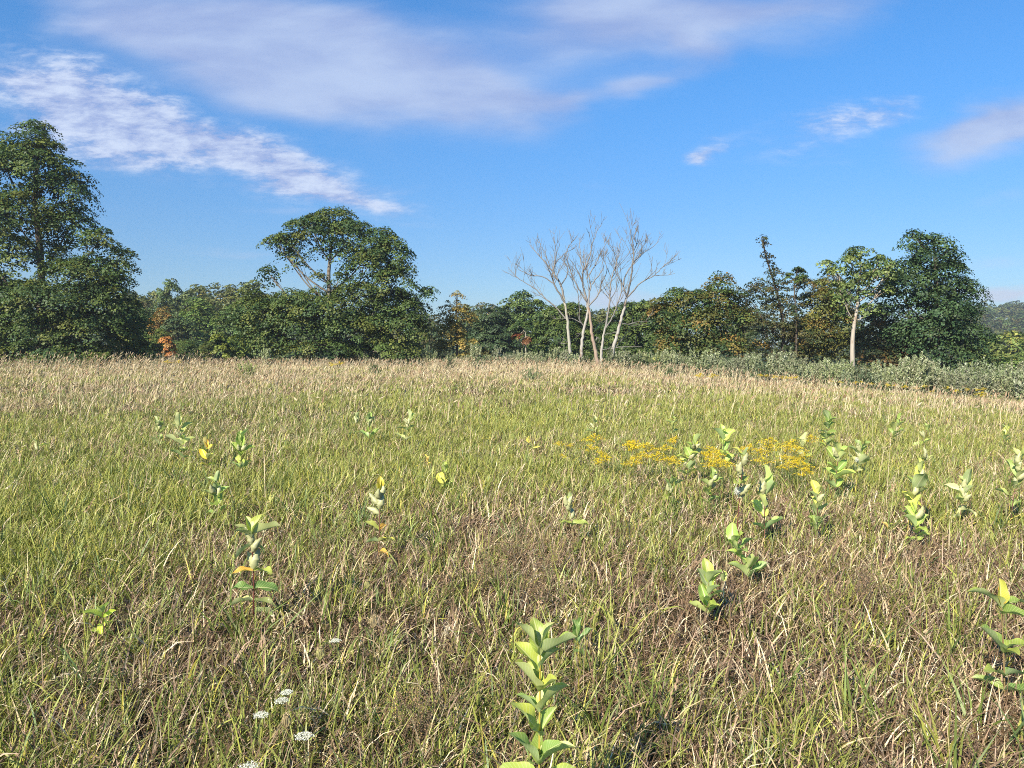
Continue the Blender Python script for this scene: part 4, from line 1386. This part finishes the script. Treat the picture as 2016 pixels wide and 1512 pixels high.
def goldenrod_proto(seed, H=.72):
    rng = np.random.default_rng(seed)
    gp, gs, gl = Geo(), Geo(), Geo()
    top = np.array([rng.normal(0, .03), rng.normal(0, .03), H])
    P = resample([(0, 0, 0), (top[0] * .3, top[1] * .3, H * .5), top], 8)
    tube(gs, P, np.linspace(.006, .003, 8), np.array([.16, .17, .06]), 5)
    n = 46
    tt = rng.uniform(.2, .9, n)
    c = np.stack([np.interp(tt, np.linspace(0, 1, 8), P[:, k]) for k in range(3)], 1)
    a = rng.uniform(0, 6.28, n)
    ax = np.stack([np.cos(a), np.sin(a), rng.uniform(-.1, .6, n)], 1)
    L = .085 * (1.2 - .6 * tt)
    cards(gl, c + ax * (L * .5)[:, None], np.stack([-np.cos(a) * .3, -np.sin(a) * .3, np.ones(n)], 1), L, .18, np.array([[.10, .15, .045]]) * rng.uniform(.8, 1.3, (n, 1)), rng, axis=ax, fold=.05)
    for k in range(13):
        t = k / 12
        a = rng.uniform(0, 6.28)
        s = np.array([top[0], top[1], H * (.76 + .24 * t)])
        l = .20 * (1.1 - t) + .03
        d = np.array([math.cos(a), math.sin(a), 0])
        e = s + d * l + np.array([0, 0, l * .30])
        Q = resample([s, s + d * l * .5 + np.array([0, 0, l * .38]), e], 7)
        tube(gs, Q, np.linspace(.002, .001, 7), np.array([.2, .19, .06]), 3)
        m = int(12 + l * 150)
        u = rng.uniform(.15, 1.02, m)
        c = np.stack([np.interp(u, np.linspace(0, 1, 7), Q[:, j]) for j in range(3)], 1) + rng.normal(0, .009, (m, 3)) + np.array([0, 0, .006])
        col = np.asarray(GOLD)[rng.integers(0, 4, m)] * rng.uniform(.75, 1.2, (m, 1))
        cards(gp, c, rng.normal(size=(m, 3)) + np.array([0, 0, .6]), .015, .8, col, rng, fold=.2)
    return (('plume', gp.mesh('plume', M_FLOWER)), ('stem', gs.mesh('stem', M_PLANT)), ('foliage', gl.mesh('foliage', M_PLANT)))


GP = [goldenrod_proto(s) for s in (601, 602, 603, 604)]


def goldenrod(px, top_py, base_py, label, group, k, sc=None, Y=None, tint=(1, 1, 1)):
    if Y is None:
        b = ground_at(px, base_py)
    else:
        x = (px - 1008) / FPX * Y
        b = np.array([x, Y, float(gz(x, Y))])
    h = (W(px, top_py, b[1])[2] - b[2]) * random.uniform(.82, 1.08)
    r = empty('goldenrod', b, label, 'plant', group)
    s = max(.3, h / .76)
    r.scale = (s * 1.15, s * 1.15, s) if sc is None else sc
    r.rotation_euler = (0, 0, random.uniform(0, 6.28))
    for nm, me in GP[k % 4]:
        o = bpy.data.objects.new(nm, me)
        COL.objects.link(o)
        o.parent = r
        if nm == 'plume':
            o.color = (*tint, 1)


GG1 = 'goldenrod in the flowering patch right of centre'
for i, (px, tp, bp) in enumerate([(1254, 858, 955), (1240, 866, 960), (1274, 866, 955), (1262, 880, 975), (1290, 892, 975), (1312, 890, 970), (1325, 884, 965), (1243, 900, 985), (1310, 866, 940), (1328, 862, 935)]):
    goldenrod(px, tp, bp, 'yellow goldenrod in the clump left of the dark curled milkweed', 'goldenrod clump left of the dark curled milkweed', i)
for i, (px, tp, bp) in enumerate([(1398, 872, 955), (1412, 880, 965), (1396, 892, 980), (1408, 902, 985), (1424, 895, 970), (1385, 890, 965)]):
    goldenrod(px, tp, bp, 'yellow goldenrod in the clump behind the fluffy podded milkweed', 'goldenrod clump behind the fluffy milkweed', i + 1)
for i, (px, tp, bp) in enumerate([(1508, 858, 945), (1518, 866, 950), (1490, 880, 955), (1476, 876, 950), (1502, 898, 975)]):
    goldenrod(px, tp, bp, 'yellow goldenrod behind the tall green podded milkweed', 'goldenrod behind the tall green podded milkweed', i + 2)
for i, (px, tp, bp) in enumerate([(1545, 872, 955), (1562, 866, 950), (1558, 886, 965), (1572, 896, 975), (1538, 892, 965), (1586, 880, 950), (1562, 852, 925), (1580, 905, 985), (1590, 858, 925), (1553, 905, 980), (1578, 918, 995)]):
    goldenrod(px, tp, bp, 'yellow goldenrod in the rightmost large clump', 'goldenrod in the rightmost large clump', i)
for i, (px, tp, bp) in enumerate([(1174, 858, 935), (1180, 874, 950), (1190, 886, 955), (1160, 870, 940), (1176, 898, 960)]):
    goldenrod(px, tp, bp, 'yellow goldenrod in the small clump below the dead trees', 'goldenrod in the small clump below the dead trees', i + 1)
for i, (px, tp, bp) in enumerate([(1104, 862, 915), (1106, 888, 930), (1126, 870, 915)]):
    goldenrod(px, tp, bp, 'sparse yellow goldenrod left of the small clump', 'sparse goldenrod left of the small clump', i)
for i, (px, Y, lab) in enumerate([(329, 46, 'far yellow goldenrod at the left before the bright orange maple'), (352, 47, 'far pale goldenrod right of the far left one'), (650, 38, 'far yellow goldenrod before the broad round maple'), (668, 40, 'far pale goldenrod beside the one before the broad round maple'),
                                  (1932, 25, 'goldenrod standing apart at the right below the hedge'), (1380, 29, 'low yellow goldenrod in the grass below the orange brown tree'), (1402, 30, 'low dull goldenrod beside the one below the orange brown tree')]):
    goldenrod(px, 700, 0, lab, 'scattered far goldenrod', i, (1.5, 1.5, 1.25) if Y > 35 else (1.2, 1.2, 1.0), Y)
rg = random.Random(4)
for i in range(16):
    goldenrod(1640 + i * 20 + rg.uniform(-8, 8), 700, 0, 'yellow goldenrod scattered along the foot of the right hedge', 'goldenrod along the foot of the right hedge', i, (.9, .9, .75 + rg.uniform(0, .2)), edge_depth(1640 + i * 20) - 7 - rg.uniform(0, 9))
for i in range(7):
    goldenrod(1500 + i * 12 + rg.uniform(-6, 6), 700, 0, 'yellow goldenrod before the dark rounded shrub', 'goldenrod before the dark rounded shrub', i, (1.1, 1.1, .9), 40 + rg.uniform(-2, 3))

# ------------------------------------------------------------------ wild carrot
def wild_carrot(label, px, py, base_py, white, seed, R=.035):
    rng = np.random.default_rng(seed)
    b = ground_at(px, base_py)
    top = W(px, py, b[1])
    r = empty('wild_carrot', b, label, 'flower', 'wild carrot flowers in the foreground')
    H = top[2] - b[2]
    gs, gf = Geo(), Geo()
    P = resample([(.02, .01, 0), (rng.normal(0, .02), .01, H * .5), (0, 0, H - (.02 if white else .03))], 7)
    tube(gs, P, np.linspace(.0022, .0016, 7), np.array([.2, .21, .09]) if white else np.array([.4, .33, .18]), 5)
    s = P[-1]
    if white:
        for k in range(22):
            a = k * 2.4
            rr = R * math.sqrt((k + .5) / 22)
            e = np.array([math.cos(a) * rr, math.sin(a) * rr, H - .12 * rr])
            tube(gs, [s, (s + e) / 2 + np.array([0, 0, -.003]), e], .0006, np.array([.25, .28, .12]), 3)
            m = 16
            q = rng.normal(0, .0042, (m, 3)) * np.array([1, 1, .35])
            cards(gf, e + q, rng.normal(0, .35, (m, 3)) + np.array([0, 0, 1]), .0048, .85, np.array([[.80, .80, .74]]) * rng.uniform(.85, 1.05, (m, 1)), rng)
        nm, mt = 'umbel', M_FLOWER
    else:
        for k in range(26):
            a = k * 2.4
            rr = R * .75 * (.3 + .7 * math.sqrt((k + .5) / 26))
            d = np.array([math.cos(a), math.sin(a), 0])
            Q = resample([s, s + d * rr * .8 + np.array([0, 0, R * .6]), s + d * rr + np.array([0, 0, R * 1.2]), s + d * rr * .45 + np.array([0, 0, R * 1.9])], 8)
            tube(gf, Q, .0011, np.array([.50, .40, .22]) if seed % 2 else np.array([.52, .50, .20]), 3)
            m = 8
            cards(gf, Q[-1] + rng.normal(0, .003, (m, 3)), rng.normal(size=(m, 3)), .006, .4, np.array([[.45, .36, .2]]) * rng.uniform(.8, 1.2, (m, 1)), rng)
        nm, mt = 'seed_head', M_PLANT
    gs.obj('stem', M_PLANT, r)
    gf.obj(nm, mt, r)


wild_carrot('white wild carrot umbel, nearest of the lower left ones', 600, 1447, 1600, True, 701, .029)
wild_carrot('white wild carrot umbel left of the nearest one', 515, 1406, 1530, True, 702, .025)
wild_carrot('white wild carrot umbel, right one of a close pair', 566, 1362, 1480, True, 703, .021)
wild_carrot('flat white wild carrot umbel below the close one at the left foreground', 556, 1378, 1500, True, 704, .024)
wild_carrot('small white wild carrot umbel highest up in the left foreground', 662, 1260, 1360, True, 705, .022)
wild_carrot('tiny white wild carrot umbel at the very bottom left', 492, 1508, 1650, True, 706, .03)
wild_carrot('closed yellow green wild carrot seed head left of the small white umbel', 632, 1288, 1390, False, 710, .03)
wild_carrot('closed tan wild carrot seed head on a long leaning stalk', 737, 1226, 1340, False, 711, .032)
wild_carrot('closed tan wild carrot seed head between the white umbels', 566, 1420, 1540, False, 713, .028)
wild_carrot('small closed pale wild carrot seed head above the tan one', 724, 1150, 1250, False, 712, .026)


# ------------------------------------------------------------------ dry branching weeds
def dry_weed(label, px, base_py, H, seed, n=16, R=.28):
    rng = np.random.default_rng(seed)
    b = ground_at(px, base_py)
    r = empty('dry_weed', b, label, 'plant', 'dry brown weeds')
    gs, gf = Geo(), Geo()
    for i in range(n):
        a = rng.uniform(0, 6.28)
        t = rng.uniform(.2, 1)
        e = np.array([math.cos(a) * R * t, math.sin(a) * R * t, H * rng.uniform(.7, 1.1) * (1.1 - .4 * t)])
        P = resample([(rng.normal(0, .03), rng.normal(0, .03), 0), e * np.array([.35, .35, .55]), e], 7)
        tube(gs, P, np.linspace(.0018, .0008, 7), np.array([.20, .15, .09]), 4)
        for k in range(9):
            j = rng.integers(2, 7)
            d = unit(rng.normal(size=3) + np.array([0, 0, .9]))
            q = P[j] + d * rng.uniform(.03, .09)
            tube(gs, [P[j], (P[j] + q) / 2 + rng.normal(0, .004, 3), q], .0008, np.array([.22, .16, .10]), 3)
            m = 5
            cards(gf, q + rng.normal(0, .012, (m, 3)), rng.normal(size=(m, 3)), .009, .6, np.array([[.26, .17, .09]]) * rng.uniform(.7, 1.5, (m, 1)), rng)
    gs.obj('stem', M_PLANT, r)
    gf.obj('leaves', M_PLANT, r)  # these small cards are the weed's dry seed heads at the twig ends


dry_weed('wispy greyish brown dry weed at centre above the nearest milkweed', 1010, 1120, .36, 801)
dry_weed('dry brown weed right of the wispy centre one', 1075, 1150, .34, 802)
dry_weed('dry reddish brown weed just above the nearest milkweed', 1060, 1215, .34, 803)
dry_weed('brown dry weed in the lower right grass', 1690, 1210, .32, 804)
dry_weed('dark brown dry weed at the bottom left of the nearest milkweed', 820, 1490, .26, 805)
dry_weed('brown dry weed at left of the wispy centre one', 960, 1180, .32, 806)


# ------------------------------------------------------------------ haze
def build_haze():
    bpy_me = bpy.data.meshes.new('haze')
    x0, x1, y0, y1, z0, z1 = -900, 900, -60, 1000, -30, 58
    v = [(x, y, z) for x in (x0, x1) for y in (y0, y1) for z in (z0, z1)]
    f = [(0, 1, 3, 2), (4, 6, 7, 5), (0, 4, 5, 1), (2, 3, 7, 6), (0, 2, 6, 4), (1, 5, 7, 3)]
    bpy_me.from_pydata(v, [], f)
    m, T, out = mat_new('haze')
    p = T.node('ShaderNodeVolumePrincipled')
    p.inputs['Color'].default_value = (.80, .88, 1, 1)
    p.inputs['Density'].default_value = .00034
    p.inputs['Anisotropy'].default_value = .2
    T.l.new(p.outputs[0], out.inputs['Volume'])
    bpy_me.materials.append(m)
    o = bpy.data.objects.new('haze', bpy_me)
    COL.objects.link(o)
    tag(o, 'thin pale blue haze lying over the valley and the far hillside', 'haze', kind='stuff')


build_haze()
